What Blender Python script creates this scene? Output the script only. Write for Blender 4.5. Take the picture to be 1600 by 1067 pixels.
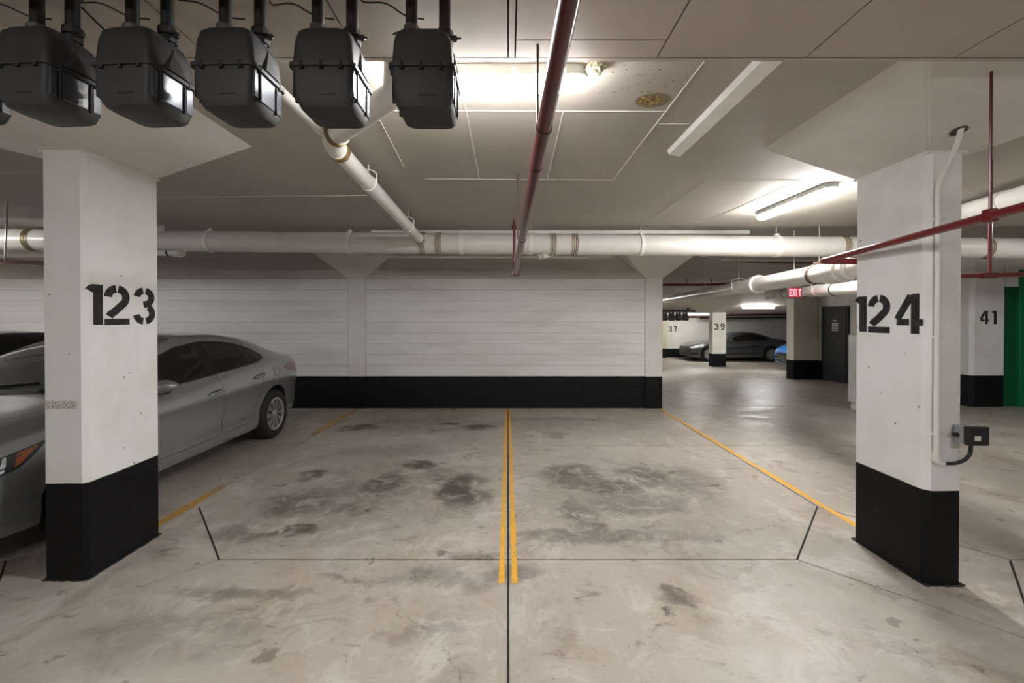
import bpy, bmesh, math, random
import numpy as np
from mathutils import Vector, Matrix
random.seed(7)
PI = math.pi
S = bpy.context.scene
C = S.collection
for o in list(bpy.data.objects): bpy.data.objects.remove(o)

# ------------------------------------------------------------------ camera, world, exposure
EYE, F = 1.6, 705.0
cam = bpy.data.objects.new('camera', bpy.data.cameras.new('camera')); C.objects.link(cam)
cam.data.sensor_width = 36; cam.data.lens = F/1600*36
PITCH = 0.45
cam.location = (0, 0, EYE); cam.rotation_euler = (math.radians(90-PITCH), 0, 0)
cam.data.shift_x = 6/1600
cam.data.shift_y = -(39.5-F*math.tan(math.radians(PITCH)))/1600
cam.data.clip_start = 0.05
S.camera = cam
w = bpy.data.worlds.new('world'); S.world = w; w.use_nodes = True
w.node_tree.nodes['Background'].inputs[0].default_value = (0.9, 0.93, 1, 1)
w.node_tree.nodes['Background'].inputs[1].default_value = 0.02
S.view_settings.view_transform = 'Standard'; S.view_settings.look = 'None'
S.view_settings.gamma = 1; S.view_settings.use_curve_mapping = False
S.view_settings.exposure = 1.62
LAMP = 1.0            # master strength of every lamp

# ------------------------------------------------------------------ materials
def lin(c):
    return tuple((x/12.92 if x <= 0.04045 else ((x+0.055)/1.055)**2.4) for x in c)
def rgb(r, g, b): return lin((r/255, g/255, b/255))
class NT:
    def __init__(s, name):
        s.m = bpy.data.materials.new(name); s.m.use_nodes = True
        s.t = s.m.node_tree; s.b = s.t.nodes['Principled BSDF']
    def n(s, typ, **kw):
        x = s.t.nodes.new(typ)
        for k, v in kw.items():
            if k.startswith('i_'):
                x.inputs[k[2:].replace('_', ' ')].default_value = v
            else: setattr(x, k, v)
        return x
    def l(s, a, b): s.t.links.new(a, b)
    def math(s, op, a, b=None, c=None, clamp=False):
        x = s.t.nodes.new('ShaderNodeMath'); x.operation = op; x.use_clamp = clamp
        for i, v in enumerate((a, b, c)):
            if v is None: continue
            if isinstance(v, (int, float)): x.inputs[i].default_value = v
            else: s.l(v, x.inputs[i])
        return x.outputs[0]
    def mix(s, f, a, b, typ='MIX'):
        x = s.t.nodes.new('ShaderNodeMix'); x.data_type = 'RGBA'; x.blend_type = typ
        for sock, v in ((x.inputs[0], f), (x.inputs[6], a), (x.inputs[7], b)):
            if isinstance(v, (int, float)): sock.default_value = v
            elif isinstance(v, tuple): sock.default_value = (*v[:3], 1)
            else: s.l(v, sock)
        return x.outputs[2]
    def noise(s, vec, scale, detail=4, rough=0.55, dist=0.0):
        x = s.n('ShaderNodeTexNoise'); s.l(vec, x.inputs['Vector'])
        x.inputs['Scale'].default_value = scale; x.inputs['Detail'].default_value = detail
        x.inputs['Roughness'].default_value = rough; x.inputs['Distortion'].default_value = dist
        return x.outputs['Fac']
    def ramp(s, f, a, b):
        x = s.n('ShaderNodeMapRange'); x.clamp = True; x.interpolation_type = 'SMOOTHSTEP'
        s.l(f, x.inputs[0]); x.inputs[1].default_value = a; x.inputs[2].default_value = b
        return x.outputs[0]
    def pos(s, scale=None):
        g = s.n('ShaderNodeNewGeometry').outputs['Position']
        if scale:
            v = s.n('ShaderNodeVectorMath', operation='MULTIPLY'); s.l(g, v.inputs[0])
            v.inputs[1].default_value = scale; g = v.outputs[0]
        return g
    def bump(s, h, strength=0.2, dist=0.01):
        x = s.n('ShaderNodeBump'); x.inputs['Strength'].default_value = strength
        x.inputs['Distance'].default_value = dist; s.l(h, x.inputs['Height'])
        s.l(x.outputs[0], s.b.inputs['Normal'])
def simple(name, col, rough=0.5, metal=0.0, coat=0.0, emit=0, var=0.0, vs=8, bump=0.0, spec=0.5):
    t = NT(name); b = t.b
    b.inputs['Base Color'].default_value = (*col, 1); b.inputs['Roughness'].default_value = rough
    b.inputs['Metallic'].default_value = metal; b.inputs['Coat Weight'].default_value = coat
    b.inputs['Specular IOR Level'].default_value = spec
    if emit:
        b.inputs['Emission Color'].default_value = (*col, 1); b.inputs['Emission Strength'].default_value = emit
    if var or bump:
        p = t.n('ShaderNodeTexCoord').outputs['Object']; n = t.noise(p, vs, 5)
        if var:
            t.l(t.mix(t.ramp(n, .3, .75), tuple(c*(1+var*.3) for c in col), tuple(c*(1-var) for c in col)), b.inputs['Base Color'])
        if bump: t.bump(t.noise(p, vs*6, 4), bump, .004)
    return t.m
def painted(name, white, z0=None, black=(.006, .0062, .007), specks=0.5, dirt=0.12, rough=.5, streak=(1, 1, 1), soften=.004, bumps=.25, scuffbox=None):
    """painted masonry: pale paint with dirt and chips, and a black painted band below z0 (world height)"""
    t = NT(name); p = t.pos(); ps = t.pos(streak)
    n1 = t.noise(ps, 1.6, 5, .6, .3); n2 = t.noise(p, 14, 4)
    col = t.mix(t.ramp(n1, .42, .72), white, tuple(c*(1-dirt)*k for c, k in zip(white, (1, .985, .95))))
    col = t.mix(t.math('MULTIPLY', t.ramp(n2, .5, .8), dirt*.7), col, tuple(c*.75 for c in white))
    if specks:
        v = t.n('ShaderNodeTexVoronoi'); t.l(p, v.inputs['Vector']); v.inputs['Scale'].default_value = 9
        dot = t.math('LESS_THAN', v.outputs['Distance'], .035*specks+.02)
        rnd = t.n('ShaderNodeSeparateColor'); t.l(v.outputs['Color'], rnd.inputs[0])
        pick = t.math('LESS_THAN', rnd.outputs[0], .30*specks)
        col = t.mix(t.math('MULTIPLY', dot, pick), col, (.05, .04, .035))
        sc = t.ramp(t.noise(t.pos((3, 3, 22)), 3.0, 6, .7), .735, .78)
        col = t.mix(t.math('MULTIPLY', sc, .5*specks), col, (.2, .17, .14))
    if scuffbox:
        q = t.n('ShaderNodeSeparateXYZ'); t.l(p, q.inputs[0]); m_ = None
        for k, (c, h) in enumerate(scuffbox):
            e = t.math('SUBTRACT', 1, t.ramp(t.math('ABSOLUTE', t.math('SUBTRACT', q.outputs[k], c)), h*.7, h))
            m_ = e if m_ is None else t.math('MULTIPLY', m_, e)
        m_ = t.math('MULTIPLY', m_, t.ramp(t.noise(t.pos((60, 60, 140)), 1.4, 5, .7), .47, .53))
        col = t.mix(t.math('MULTIPLY', m_, .85), col, (.17, .11, .06))
    if z0 is not None:
        sx = t.n('ShaderNodeSeparateXYZ'); t.l(p, sx.inputs[0])
        zz = t.math('ADD', sx.outputs[2], t.math('MULTIPLY', t.math('SUBTRACT', t.noise(p, 5, 3), .5), .012))
        below = t.math('SUBTRACT', 1.0, t.ramp(zz, z0-soften, z0+soften))
        scuff = t.math('MULTIPLY', t.ramp(t.noise(t.pos((2, 2, 9)), 3.2, 7, .75, .6), .62, .74), .45)
        bl = t.mix(scuff, black, (.09, .085, .08))
        chip = t.ramp(t.noise(p, 26, 3, .7), .72, .74)
        bl = t.mix(t.math('MULTIPLY', chip, .55), bl, (.45, .43, .4))
        col = t.mix(below, col, bl)
    t.l(col, t.b.inputs['Base Color'])
    t.b.inputs['Roughness'].default_value = rough
    if z0 is not None: t.l(t.math('SUBTRACT', .5, t.math('MULTIPLY', below, .32)), t.b.inputs['Specular IOR Level'])
    t.bump(t.noise(p, 38, 5, .6), bumps, .004)
    return t.m
WHITE = (.78, .765, .75)
m_wall = painted('block_wall_paint', (.72, .71, .69), .556, specks=.35, dirt=.14, streak=(.5, .5, 3))
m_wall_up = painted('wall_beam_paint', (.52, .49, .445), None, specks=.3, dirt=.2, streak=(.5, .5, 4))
m_colL = painted('pillar_paint', (.80, .79, .78), .590, specks=1.0, scuffbox=((-2.705, .125), (2.72, .02), (1.065, .03)))
m_colR = painted('pillar_paint_right', (.80, .795, .79), .568, specks=.9)
m_col41 = painted('pillar_paint_far_right', (.78, .77, .75), .555)
m_colE = painted('pillar_paint_exit', (.74, .71, .64), .31, specks=.3)
m_col39 = painted('pillar_paint_far', (.76, .74, .66), .02, specks=0)
m_wallfar = painted('far_wall_paint', (.72, .71, .66), -.09, specks=0)
m_wallside = painted('side_wall_paint', (.76, .74, .68), .31, specks=0)
m_capital = painted('capital_paint', (.70, .67, .63), None, specks=.25, dirt=.1)
m_joint = simple('mortar', (.5, .48, .45), .8)
m_bjoint = simple('dark_joint_gap', (.03, .028, .025), .9)  # near-black backing seen through the floor and ceiling board joints
m_mortar = painted('mortar_paint', (.30, .28, .26), .556, specks=0)
m_pipe = painted('white_pipe_paint', (.74, .715, .67), None, specks=.15, dirt=.12, rough=.34, bumps=.06)
m_band = simple('brass_band', (.30, .20, .08), .45, .5, var=.4, vs=40)
m_bandd = simple('rubber_sleeve', (.42, .38, .31), .6, var=.3, vs=30)
m_strap = simple('hanger_strap', (.82, .80, .75), .45, 0)
m_rod = simple('rusty_rod', (.13, .085, .06), .6, .4, var=.4, vs=30)
m_rodw = simple('painted_rod', (.55, .53, .49), .5)
m_red = simple('red_pipe_paint', rgb(84, 20, 22), .3, 0, .3, var=.3, vs=12, bump=.04)
m_redb = simple('red_pipe_bright', rgb(108, 18, 21), .35, 0, .2, var=.25, vs=10)
m_meter = simple('meter_grey_paint', (.028, .028, .030), .5, 0, 0, var=.15, vs=20, bump=.08)
m_metlow = simple('meter_gloss', (.030, .030, .032), .58, 0, 0)
m_metside = simple('meter_side_gloss', (.09, .10, .125), .2, .4, .9)  # flank colour lightened and blued to carry the bright lamp and ceiling reflection
m_dark = simple('black_iron', (.018, .017, .017), .5, .3, var=.3, vs=30)
m_nut = simple('galvanised_nut', (.16, .155, .15), .4, .7, var=.3, vs=30)
m_wire = simple('black_wire', (.012, .012, .012), .6)
m_house = simple('lamp_housing', (.30, .30, .28), .5, var=.2)
m_chip = simple('foam', (.45, .42, .30), .9, var=.4, vs=60, bump=.6)
m_clip = simple('lamp_clip', (.5, .5, .5), .4, .5)
m_stencil = None
def stencil():
    t = NT('stencil_black'); p = t.pos()
    n = t.noise(p, 24, 4)
    t.l(t.mix(t.ramp(n, .5, .8), (.010, .010, .010), (.05, .05, .05)), t.b.inputs['Base Color'])
    t.b.inputs['Roughness'].default_value = .6
    return t.m
m_stencil = stencil()
def yellow():
    t = NT('yellow_line_paint'); p = t.pos()
    n = t.noise(p, 9, 6, .7); n2 = t.noise(p, 60, 4)
    col = t.mix(t.ramp(n, .35, .75), (.82, .42, .03), (.58, .32, .06))
    t.l(col, t.b.inputs['Base Color']); t.b.inputs['Roughness'].default_value = .55
    wear = t.ramp(t.math('ADD', t.math('MULTIPLY', n2, .45), t.math('MULTIPLY', n, .6)), .40, .46)
    t.l(wear, t.b.inputs['Alpha'])
    return t.m
m_yellow = yellow()
def yellow_worn(name, y0, y1):
    """paint worn through by tyres between y0 and y1 (world)"""
    t = NT(name); p = t.pos()
    n = t.noise(p, 7, 6, .7)
    col = t.mix(t.ramp(n, .3, .7), (.66, .36, .05), (.48, .30, .10))
    t.l(col, t.b.inputs['Base Color']); t.b.inputs['Roughness'].default_value = .6
    sx = t.n('ShaderNodeSeparateXYZ'); t.l(p, sx.inputs[0])
    a = t.ramp(sx.outputs[1], y0-.35, y0+.15); b = t.ramp(sx.outputs[1], y1-.3, y1+.3)
    mid = t.math('MULTIPLY', a, t.math('SUBTRACT', 1, b))
    al = t.math('SUBTRACT', .95, t.math('MULTIPLY', mid, .80))
    wear = t.ramp(t.math('ADD', t.noise(p, 30, 5, .7), t.math('MULTIPLY', mid, -.10)), .36, .5)
    t.l(t.math('MULTIPLY', al, wear), t.b.inputs['Alpha'])
    return t.m
m_yworn = yellow_worn('yellow_line_worn', 4.3, 6.1)

def G(x, y): return ((x-794)*EYE/(y-494), EYE*F/(y-494))
def floor_mat():
    t = NT('worn_concrete'); p = t.pos()
    wv = t.n('ShaderNodeTexNoise'); t.l(p, wv.inputs['Vector']); wv.inputs['Scale'].default_value = 2.2; wv.inputs['Detail'].default_value = 6
    wv.inputs['Roughness'].default_value = .65
    d = t.n('ShaderNodeVectorMath', operation='SUBTRACT'); t.l(wv.outputs['Color'], d.inputs[0]); d.inputs[1].default_value = (.5, .5, .5)
    d2 = t.n('ShaderNodeVectorMath', operation='SCALE'); t.l(d.outputs[0], d2.inputs[0]); d2.inputs['Scale'].default_value = .55
    pw = t.n('ShaderNodeVectorMath', operation='ADD'); t.l(p, pw.inputs[0]); t.l(d2.outputs[0], pw.inputs[1]); pw = pw.outputs[0]
    big = t.noise(p, .7, 5, .6, .4); mid = t.noise(p, 2.6, 9, .72, .9); fine = t.noise(p, 24, 6, .7)
    swirl = t.noise(t.pos((1.0, 1.7, 1)), 3.4, 10, .78, .55); tan = t.noise(p, 1.3, 6, .65, .6); pale = t.noise(t.pos((1.3, 1, 1)), 1.9, 11, .74, .8)
    col = t.mix(t.ramp(big, .35, .7), (.44, .395, .343), (.375, .335, .288))
    col = t.mix(t.math('MULTIPLY', t.ramp(tan, .50, .68), .55), col, (.37, .295, .21))
    col = t.mix(t.math('MULTIPLY', t.ramp(mid, .51, .64), .46), col, (.23, .19, .15))
    col = t.mix(t.math('MULTIPLY', t.ramp(pale, .52, .60), .55), col, (.55, .515, .47))
    col = t.mix(t.math('MULTIPLY', t.ramp(swirl, .54, .62), .38), col, (.60, .565, .515))
    col = t.mix(t.math('MULTIPLY', t.ramp(swirl, .45, .36), .45), col, (.20, .165, .13))
    col = t.mix(t.math('MULTIPLY', t.ramp(fine, .55, .8), .35), col, (.18, .155, .13))
    # thin scratches and hairline cracks
    cr = t.n('ShaderNodeTexVoronoi', feature='DISTANCE_TO_EDGE'); t.l(pw, cr.inputs['Vector']); cr.inputs['Scale'].default_value = .55
    crk = t.math('LESS_THAN', cr.outputs['Distance'], .0022)
    col = t.mix(t.math('MULTIPLY', crk, t.math('MULTIPLY', t.ramp(mid, .45, .6), .55)), col, (.12, .10, .085))
    # small drips: dark blots
    v = t.n('ShaderNodeTexVoronoi'); t.l(pw, v.inputs['Vector']); v.inputs['Scale'].default_value = 4.2
    rc = t.n('ShaderNodeSeparateColor'); t.l(v.outputs['Color'], rc.inputs[0])
    sz = t.math('MULTIPLY', rc.outputs[1], .22)
    blot = t.math('MULTIPLY', t.math('LESS_THAN', rc.outputs[0], .42), t.math('LESS_THAN', v.outputs['Distance'], sz))
    col = t.mix(t.math('MULTIPLY', blot, .55), col, (.13, .105, .085))
    # tyre and oil stains where cars have stood, then wide darker areas
    sx = t.n('ShaderNodeSeparateXYZ'); t.l(pw, sx.inputs[0])
    st = [(560, 668, .34, .22, .8), (700, 662, .17, .08, 1.), (742, 668, .36, .24, .8), (690, 672, .4, .12, .45), (480, 744, .16, .20, .8),
          (598, 756, .26, .34, .75), (655, 727, .24, .22, .8), (715, 764, .30, .48, .95), (690, 742, .25, .2, .5), (545, 795, .20, .16, .6), (545, 775, .7, .45, .5),
          (470, 785, .40, .30, .6), (462, 832, .26, .12, .75), (370, 835, .28, .12, .5), (610, 705, .8, .3, .3),
          (896, 745, .36, .42, .65), (962, 762, .34, .26, .7), (1010, 745, .32, .32, .65), (905, 812, .16, .42, .55), (1000, 790, .55, .3, .5), (1075, 752, .35, .5, .45),
          (870, 680, .18, .22, .5), (878, 655, .9, .12, .35), (930, 840, .7, .12, .5), (1055, 838, .5, .12, .35), (655, 905, .10, .12, .5), (520, 910, .16, .05, .5),
          (690, 905, .5, .1, .3), (1060, 930, .12, .1, .6), (1054, 952, .04, .04, .8), (740, 870, .3, .05, .5), (380, 930, .5, .05, .4), (655, 990, .25, .06, .3)]
    st += [(590, 765, 1.0, 1.3, .26), (980, 775, 1.0, 1.2, .24), (660, 662, 1.5, .65, .30), (900, 662, 1.2, .5, .2), (330, 700, 1.0, 1.2, .25), (790, 900, .25, .1, .4), (250, 1000, .5, .2, .3)]  # wide, weak darkening over the bays and under the sedan
    acc = None
    for x, y, rx, ry, k in st:
        X, Y = G(x, y)
        a = t.math('DIVIDE', t.math('SUBTRACT', sx.outputs[0], X), rx)
        b = t.math('DIVIDE', t.math('SUBTRACT', sx.outputs[1], Y), ry)
        r = t.math('ADD', t.math('MULTIPLY', a, a), t.math('MULTIPLY', b, b))
        g = t.math('MULTIPLY', t.ramp(r, 1.4, .1), min(1.0, k*1.25))
        acc = g if acc is None else t.math('MAXIMUM', acc, g)
    patch = t.ramp(t.noise(p, 5.5, 8, .75, .7), .30, .56)
    col = t.mix(t.math('MULTIPLY', t.math('MULTIPLY', acc, patch), .97), col, (.06, .047, .038))
    grit = t.ramp(t.noise(p, 48, 5, .75), .60, .66)
    col = t.mix(t.math('MULTIPLY', grit, t.math('ADD', .10, t.math('MULTIPLY', acc, .35))), col, (.62, .58, .52))
    pit = t.ramp(t.noise(p, 33, 4, .7), .655, .70)
    col = t.mix(t.math('MULTIPLY', pit, .6), col, (.10, .08, .065))
    t.l(col, t.b.inputs['Base Color'])
    rr = t.math('ADD', .27, t.math('MULTIPLY', t.ramp(swirl, .35, .7), .28))
    t.l(rr, t.b.inputs['Roughness'])
    t.b.inputs['Specular IOR Level'].default_value = .5
    t.bump(t.math('ADD', t.math('MULTIPLY', swirl, .7), t.math('MULTIPLY', fine, .25)), .28, .012)
    return t.m
m_floor = floor_mat()
def ceil_mat(name, a, b, stain=False):
    t = NT(name); p = t.pos()
    n = t.noise(p, .9, 5, .6, .5); f = t.noise(p, 30, 5, .6)
    col = t.mix(t.ramp(n, .35, .7), a, b)
    col = t.mix(t.math('MULTIPLY', t.ramp(t.noise(t.pos((3, .6, 1)), 4, 5), .5, .8), .2), col, tuple(c*.8 for c in b))
    if stain:
        wv = t.noise(p, 14, 5, .7)
        sx = t.n('ShaderNodeSeparateXYZ'); t.l(p, sx.inputs[0])
        def ell(X, Y, rx, ry, k=.9):
            u = t.math('DIVIDE', t.math('SUBTRACT', sx.outputs[0], X), rx); v = t.math('DIVIDE', t.math('SUBTRACT', sx.outputs[1], Y), ry)
            r = t.math('ADD', t.math('MULTIPLY', u, u), t.math('MULTIPLY', v, v))
            return t.math('ADD', r, t.math('MULTIPLY', t.math('SUBTRACT', wv, .5), k))
        r1 = ell(.80, 2.50, .095, .085)
        col = t.mix(t.math('SUBTRACT', 1, t.ramp(r1, .8, 1.25)), col, (.24, .19, .13))
        r2 = ell(.78, 2.50, .075, .062, 1.6)
        gold = t.mix(t.ramp(t.noise(p, 45, 4, .7), .4, .6), (.10, .06, .025), (.55, .40, .12))
        col = t.mix(t.math('SUBTRACT', 1, t.ramp(r2, .8, 1.05)), col, gold)
        area = t.math('SUBTRACT', 1, t.ramp(ell(.68, 2.30, .30, .20, .6), .5, 1.3))
        dots = t.ramp(t.noise(p, 55, 3, .7), .62, .68)
        col = t.mix(t.math('MULTIPLY', area, dots), col, (.05, .045, .04))
    t.l(col, t.b.inputs['Base Color']); t.b.inputs['Roughness'].default_value = .6
    t.bump(f, .2, .004)
    return t.m
m_ceil = ceil_mat('ceiling_paint', (.45, .41, .358), (.41, .372, .323), True)
m_board = ceil_mat('ceiling_board_paint', (.50, .447, .39), (.455, .405, .352))
m_ridge = simple('caulk_ridge', (.75, .72, .66), .6)
m_batten = simple('white_batten', (.80, .77, .72), .5, var=.1, vs=6)
m_hole = simple('hole', (.09, .07, .055), .9)
m_green = simple('green_wall_paint', rgb(0, 118, 66), .45, var=.15, vs=3)
m_greend = simple('green_wall_paint_dark', rgb(0, 84, 48), .5, var=.1, vs=3)
m_door = simple('dark_door_paint', (.017, .018, .021), .4, bump=.05)
m_steel = simple('steel', (.55, .55, .55), .25, 1)
m_sign = simple('white_sign', (.62, .62, .56), .5)
m_ink = simple('sign_ink', (.08, .08, .08), .6)
m_cab = simple('white_cabinet_paint', (.74, .73, .72), .4, var=.06)
m_cabd = simple('cabinet_gap', (.02, .02, .02), .7)
m_exitface = simple('exit_face', (.25, .012, .02), .4, emit=.35)
m_exitlet = simple('exit_letters', (1, .10, .13), .4, emit=2.2)
m_exitbox = simple('exit_box', (.10, .09, .085), .5)
m_conduit = simple('white_conduit', (.74, .71, .67), .4)
m_boxg = simple('switch_box_grey', (.25, .26, .28), .45, var=.2)
m_boxk = simple('switch_box_black', (.015, .015, .016), .3)
def emat(name, col, k):
    t = NT(name); t.b.inputs['Base Color'].default_value = (.9, .9, .9, 1)
    t.b.inputs['Emission Color'].default_value = (*col, 1); t.b.inputs['Emission Strength'].default_value = k*LAMP
    return t.m

# ------------------------------------------------------------------ helpers
def wloc(o):
    v = Vector((0, 0, 0))
    while o is not None: v = v + o.location; o = o.parent
    return v
def props(o, label=None, cat=None, group=None, kind=None):
    if label: o['label'] = label
    if cat: o['category'] = cat
    if group: o['group'] = group
    if kind: o['kind'] = kind
    return o
def ob(name, bm, mat, parent=None, smooth=None, org=None, label=None):
    """link a bmesh (world coordinates) as ONE object; its origin goes to the middle of its base"""
    bmesh.ops.recalc_face_normals(bm, faces=bm.faces)
    me = bpy.data.meshes.new(name); bm.to_mesh(me); bm.free()
    mats = mat if isinstance(mat, (list, tuple)) else [mat]
    for m in mats: me.materials.append(m)
    if smooth is not None:
        for p in me.polygons: p.use_smooth = True
        me.set_sharp_from_angle(angle=math.radians(smooth))
    o = bpy.data.objects.new(name, me); C.objects.link(o)
    if org is None:
        co = np.empty(len(me.vertices)*3); me.vertices.foreach_get('co', co); co = co.reshape(-1, 3)
        a, b = co.min(0), co.max(0); org = ((a[0]+b[0])/2, (a[1]+b[1])/2, a[2])
    org = Vector(org); me.transform(Matrix.Translation(-org))
    if parent is not None:
        o.parent = parent; o.location = org - wloc(parent)
    else: o.location = org
    if label: o['label'] = label
    return o
def thing(name, label, cat, loc=(0, 0, 0), group=None, kind=None):
    o = bpy.data.objects.new(name, None); C.objects.link(o); o.location = loc
    o.empty_display_size = .1
    return props(o, label, cat, group, kind)
def tree_copy(o, parent=None):
    c = o.copy(); C.objects.link(c); c.parent = parent
    for ch in list(o.children): tree_copy(ch, c)
    return c
def addbox(bm, a, b, bevel=0, seg=1, mi=0):
    n0 = len(bm.verts)
    r = bmesh.ops.create_cube(bm, size=1)
    vs = r['verts']
    for v in vs: v.co = Vector(((a[0]+b[0])/2+v.co.x*(b[0]-a[0]), (a[1]+b[1])/2+v.co.y*(b[1]-a[1]), (a[2]+b[2])/2+v.co.z*(b[2]-a[2])))
    fs = {f for v in vs for f in v.link_faces}
    for f in fs: f.material_index = mi
    if bevel:
        es = list({e for v in vs for e in v.link_edges})
        bmesh.ops.bevel(bm, geom=es, offset=bevel, segments=seg, affect='EDGES', profile=.5)
def box(a, b, bevel=0, seg=1):
    bm = bmesh.new(); addbox(bm, a, b, bevel, seg); return bm
def prism(poly, axis, a, b, bm=None):
    """extrude a 2-D polygon along axis (0,1,2) from a to b"""
    bm = bm or bmesh.new()
    def p3(u, v, t):
        if axis == 0: return (t, u, v)
        if axis == 1: return (u, t, v)
        return (u, v, t)
    A = [bm.verts.new(p3(u, v, a)) for u, v in poly]; B = [bm.verts.new(p3(u, v, b)) for u, v in poly]
    n = len(poly)
    bm.faces.new(A[::-1]); bm.faces.new(B)
    for i in range(n): bm.faces.new((A[i], A[(i+1) % n], B[(i+1) % n], B[i]))
    return bm
def fillet(pts, r, n=6):
    pts = [Vector(p) for p in pts]; out = [pts[0]]
    for i in range(1, len(pts)-1):
        a = (pts[i-1]-pts[i]); b = (pts[i+1]-pts[i]); rr = min(r, a.length*.49, b.length*.49)
        p0 = pts[i]+a.normalized()*rr; p1 = pts[i]+b.normalized()*rr
        for k in range(n+1):
            t = k/n; out.append((1-t)**2*p0+2*t*(1-t)*pts[i]+t*t*p1)
    out.append(pts[-1]); return out
def addtube(bm, pts, r, seg=12, caps=True, flat=None):
    pts = [Vector(p) for p in pts]; rings = []; up = None
    for i, p in enumerate(pts):
        d = (pts[min(i+1, len(pts)-1)]-pts[max(i-1, 0)]).normalized()
        if up is None:
            up = d.orthogonal().normalized()
        else:
            up = (up-d*up.dot(d)).normalized()
        sd = d.cross(up)
        ri = r[i] if isinstance(r, (list, tuple)) else r
        rings.append([bm.verts.new(p+(up*math.cos(2*PI*k/seg)+sd*math.sin(2*PI*k/seg))*ri) for k in range(seg)])
    for A, B in zip(rings[:-1], rings[1:]):
        for k in range(seg): bm.faces.new((A[k], A[(k+1) % seg], B[(k+1) % seg], B[k]))
    if caps: bm.faces.new(rings[0][::-1]); bm.faces.new(rings[-1])
def tube(pts, r, seg=12, caps=True):
    bm = bmesh.new(); addtube(bm, pts, r, seg, caps); return bm
def lathe(prof, seg=32, axis='z', M=None, close=False, bm=None):
    """profile of (radius, height)"""
    bm = bm or bmesh.new(); rings = []
    for r, h in prof:
        ring = []
        for k in range(seg):
            a = 2*PI*k/seg
            v = Vector((r*math.cos(a), r*math.sin(a), h))
            if axis == 'x': v = Vector((h, r*math.cos(a), r*math.sin(a)))
            if axis == 'y': v = Vector((r*math.cos(a), h, r*math.sin(a)))
            if M is not None: v = M @ v
            ring.append(bm.verts.new(v))
        rings.append(ring)
    for A, B in zip(rings[:-1], rings[1:]):
        for k in range(seg): bm.faces.new((A[k], A[(k+1) % seg], B[(k+1) % seg], B[k]))
    if close:
        A, B = rings[-1], rings[0]
        for k in range(seg): bm.faces.new((A[k], A[(k+1) % seg], B[(k+1) % seg], B[k]))
    else:
        bm.faces.new(rings[0][::-1]); bm.faces.new(rings[-1])
    return bm
def ringband(c, d, R, wd, th=.006, seg=28, bm=None):
    """a band of width wd round a pipe of radius R at c along direction d"""
    d = Vector(d).normalized(); q = Vector((0, 0, 1)).rotation_difference(d)
    M = Matrix.Translation(Vector(c)) @ q.to_matrix().to_4x4()
    return lathe([(R-.002, -wd/2), (R+th, -wd/2), (R+th, wd/2), (R-.002, wd/2)], seg, 'z', M, True, bm)
def PX(x, y, z): return Vector(((x-794)*z/F, z, EYE+(494-y)*z/F))
def inset(poly, g):
    out = []; n = len(poly)
    ar = sum(poly[i][0]*poly[(i+1) % n][1]-poly[(i+1) % n][0]*poly[i][1] for i in range(n))
    if ar < 0: poly = poly[::-1]
    for i in range(n):
        p0, p1, p2 = (Vector(poly[i-1]), Vector(poly[i]), Vector(poly[(i+1) % n]))
        d1 = (p1-p0).normalized(); d2 = (p2-p1).normalized()
        n1 = Vector((-d1.y, d1.x)); n2 = Vector((-d2.y, d2.x))
        k = 1+n1.dot(n2); out.append(tuple(p1+(n1+n2)*(g/k)))
    return out

# ------------------------------------------------------------------ levels
CEIL, BOARD = 2.79, 2.73
def fz(y): return 0 if y <= 8 else (-.048*(y-8) if y < 19 else -.528)
def cz(y): return CEIL if y <= 8 else (CEIL-.0936*(y-8) if y < 19 else CEIL-1.03)

# ------------------------------------------------------------------ floor
floor = thing('floor', 'worn stained beige concrete floor with saw-cut joints', 'floor', (0, 0, 0), kind='structure')
bm = bmesh.new()
vs = []
for y in (-8, 8, 19, 28):
    vs.append([bm.verts.new((x, y, fz(y)-.012)) for x in (-12, 20)])
for a, b in zip(vs[:-1], vs[1:]): bm.faces.new((a[0], a[1], b[1], b[0]))
ob('joint_bed', bm, m_bjoint, floor)
slabs = [
 ([(0, -8), (0, 2.955), (-1.9, 2.955), (-2.6, 2.2), (-2.6, -8)], 0),
 ([(0, -8), (0, 2.955), (1.9, 2.955), (2.6, 2.2), (2.6, -8)], 0),
 ([(-2.6, -8), (-2.6, 2.2), (-3.3, 2.955), (-12, 2.955), (-12, -8)], 0),
 ([(2.6, -8), (2.6, 2.2), (3.3, 2.955), (14, 2.955), (14, -8)], 0),
 ([(-3.3, 2.955), (-2.6, 2.2), (-1.9, 2.955), (-2.6, 3.78)], 0),
 ([(3.3, 2.955), (2.6, 2.2), (1.9, 2.955), (2.6, 3.78)], 0),
 ([(0, 2.955), (0, 5.58), (-2.6, 5.58), (-2.6, 3.78), (-1.9, 2.955)], 0),
 ([(0, 2.955), (0, 5.58), (2.6, 5.58), (2.6, 3.78), (1.9, 2.955)], 0),
 ([(-12, 2.955), (-3.3, 2.955), (-2.6, 3.78), (-2.6, 5.58), (-12, 5.58)], 0),
 ([(14, 2.955), (3.3, 2.955), (2.6, 3.78), (2.6, 5.58), (14, 5.58)], 0),
 ([(0, 5.58), (0, 8), (-2.6, 8), (-2.6, 5.58)], 0), ([(0, 5.58), (0, 8), (2.6, 8), (2.6, 5.58)], 0),
 ([(-12, 5.58), (-12, 8), (-2.6, 8), (-2.6, 5.58)], 0), ([(14, 5.58), (14, 8), (2.6, 8), (2.6, 5.58)], 0)]
for poly, _ in slabs:
    q = inset(poly, .0065)
    b_ = prism(q, 2, -.012, 0)
    ob('slab', b_, m_floor, floor)
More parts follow.
